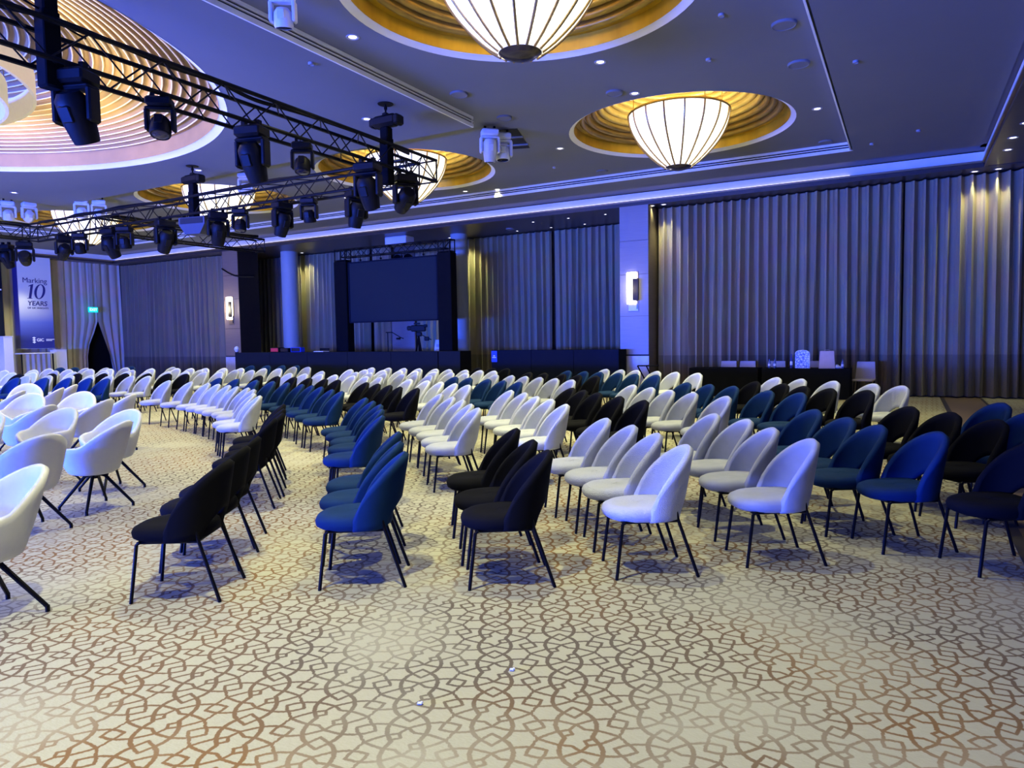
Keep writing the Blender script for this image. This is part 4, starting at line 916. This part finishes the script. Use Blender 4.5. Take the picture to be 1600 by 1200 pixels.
# white swivel tub chairs in front
def tub_chair():
    t = thing('tub_chair', '', 'armchair'); NU, NV = 40, 9
    def rim(a):                                                          # a = 0 at the back
        k = (1+math.cos(a))/2; s = abs(a)/PI
        return .49+.13*max(0, math.cos(max(0, s-.5)/.5*PI/2))**.7+.23*max(0, 1-(s/.47)**2)**1.15
    def side(off, lift):
        def fn(u, v):
            a = (2*u-1)*PI; zt = rim(a); zb = .355+lift; z = zb+(zt-zb)*v**1.35
            sp = .60+.40*v**.5; lean = max(0, z-.45)*.22*max(0, math.cos(a))
            return ((.305*sp-off)*math.sin(a), -(.285*sp-off)*math.cos(a)-lean, z)
        return fn
    mb = MB().grid(side(0, 0), NU, NV); n = len(mb.v); mb.grid(side(.045, .03), NU, NV)
    mb.f = mb.f[:NU*NV]+[tuple(reversed(f)) for f in mb.f[NU*NV:]]; W_ = NV+1
    mid = []
    for i in range(NU+1):
        a, b = Vector(mb.v[i*W_+NV]), Vector(mb.v[n+i*W_+NV]); mid.append((a+b)/2+Vector((0, 0, .018)))
    k0 = len(mb.v); mb.v += [tuple(p) for p in mid]
    for i in range(NU): mb.f += [(i*W_+NV, (i+1)*W_+NV, k0+i+1, k0+i), (k0+i, k0+i+1, n+(i+1)*W_+NV, n+i*W_+NV)]
    for base_, rev in ((0, True), (n, False)):
        ring = [base_+i*W_ for i in range(NU)]; mb.f.append(tuple(reversed(ring)) if rev else tuple(ring))
    part('bucket_shell', mb, 'tub', t, weld=True, soft=True)
    part('seat_cushion', MB().lathe([(.001, .50), (.15, .50), (.205, .485), (.215, .455), (.19, .435), (.001, .43)], 28), 'tub', t)
    part('hub', MB().lathe([(.001, .36), (.09, .356), (.085, .34), (.03, .32), (.03, .30), (.001, .30)], 20), 'black_metal', t)
    lg = MB().tube([(.02, 0, .345), (.09, 0, .32), (.315, 0, .045), (.325, 0, .03)], [.017, .017, .0135, .0135], 8).tube([(.325, 0, .04), (.325, 0, 0)], .014, 8).mesh('leg', M['black_metal'])
    for k in range(4): link('leg', lg, t, rz=PI/4+k*PI/2)
    return t
t0 = tub_chair(); placed_t = []
TUBS = [(197,658,-14,'front one showing its full star base'), (217,644,56,'behind the front one, its blue inside open to the camera'), (207,616,-30,'rightmost of the rear ones, slim and half hidden'), (172,623.5,-32,'broad pale back beside the rightmost rear one'), (148,613.5,56,'open blue inside left of the broad pale back'),
 (117,641,56,'wide open blue inside in the middle'), (96,676,-36,'big rounded back just left of the front one'), (37,738,56,'nearest of all, cut by the left edge'), (84,632,-34,'rounded blue-washed back left of the wide open one'), (69,616,56,'open blue inside in the third rank'),
 (33,610.5,-34,'small rounded back near the left edge'), (64,600,56,'farthest open inside, before the blue chairs'), (93,606,-32,'slim back in the farthest rank'), (114,601,-42,'thin upright rim at the end of the farthest rank'), (0,651,56,'open inside cut by the left edge, second up')]
for i, (px, py, dr, lb) in enumerate(TUBS):
    q = on_z(px, py, .85).xy; f = (Vector((OX, OY))-q).normalized(); pos = q+f*.30
    for p2 in placed_t:
        if (pos-p2).length < .66: pos = p2+(pos-p2).normalized()*.66
    placed_t.append(pos); o = t0 if i == 0 else clone(t0)
    if px == 37: pos = Vector((-4.74, 2.02))
    rz_ = math.atan2(f.y, f.x)-PI/2+rad(dr); o.location = (pos.x, pos.y, 0); o.rotation_euler = (0, 0, rz_); kk = 0
    for c in KIDS[o.name]:                            # the swivel shells turn, the star bases stay square to the room
        if c.name.startswith('leg'): c.rotation_euler = (0, 0, PI/4+kk*PI/2-rz_); kk += 1
    tag(o, 'white swivel tub chair, '+lb, 'armchair', 'white swivel tub chairs')

# litter on the carpet
for px, py, lb in ((656, 1101, 'tiny white paper scrap on the carpet, left one'), (800, 1048, 'tiny crumpled paper scrap on the carpet, right one')):
    q_ = on_z(px, py, 0); tag(part('paper_scrap', MB().box((q_.x, q_.y, .006), (.022, .016, .010), .5, bev=.003).box((q_.x+.008, q_.y+.004, .009), (.012, .012, .012), .9, bev=.003), 'label', smooth=False), lb, 'litter', 'paper scraps on the carpet')
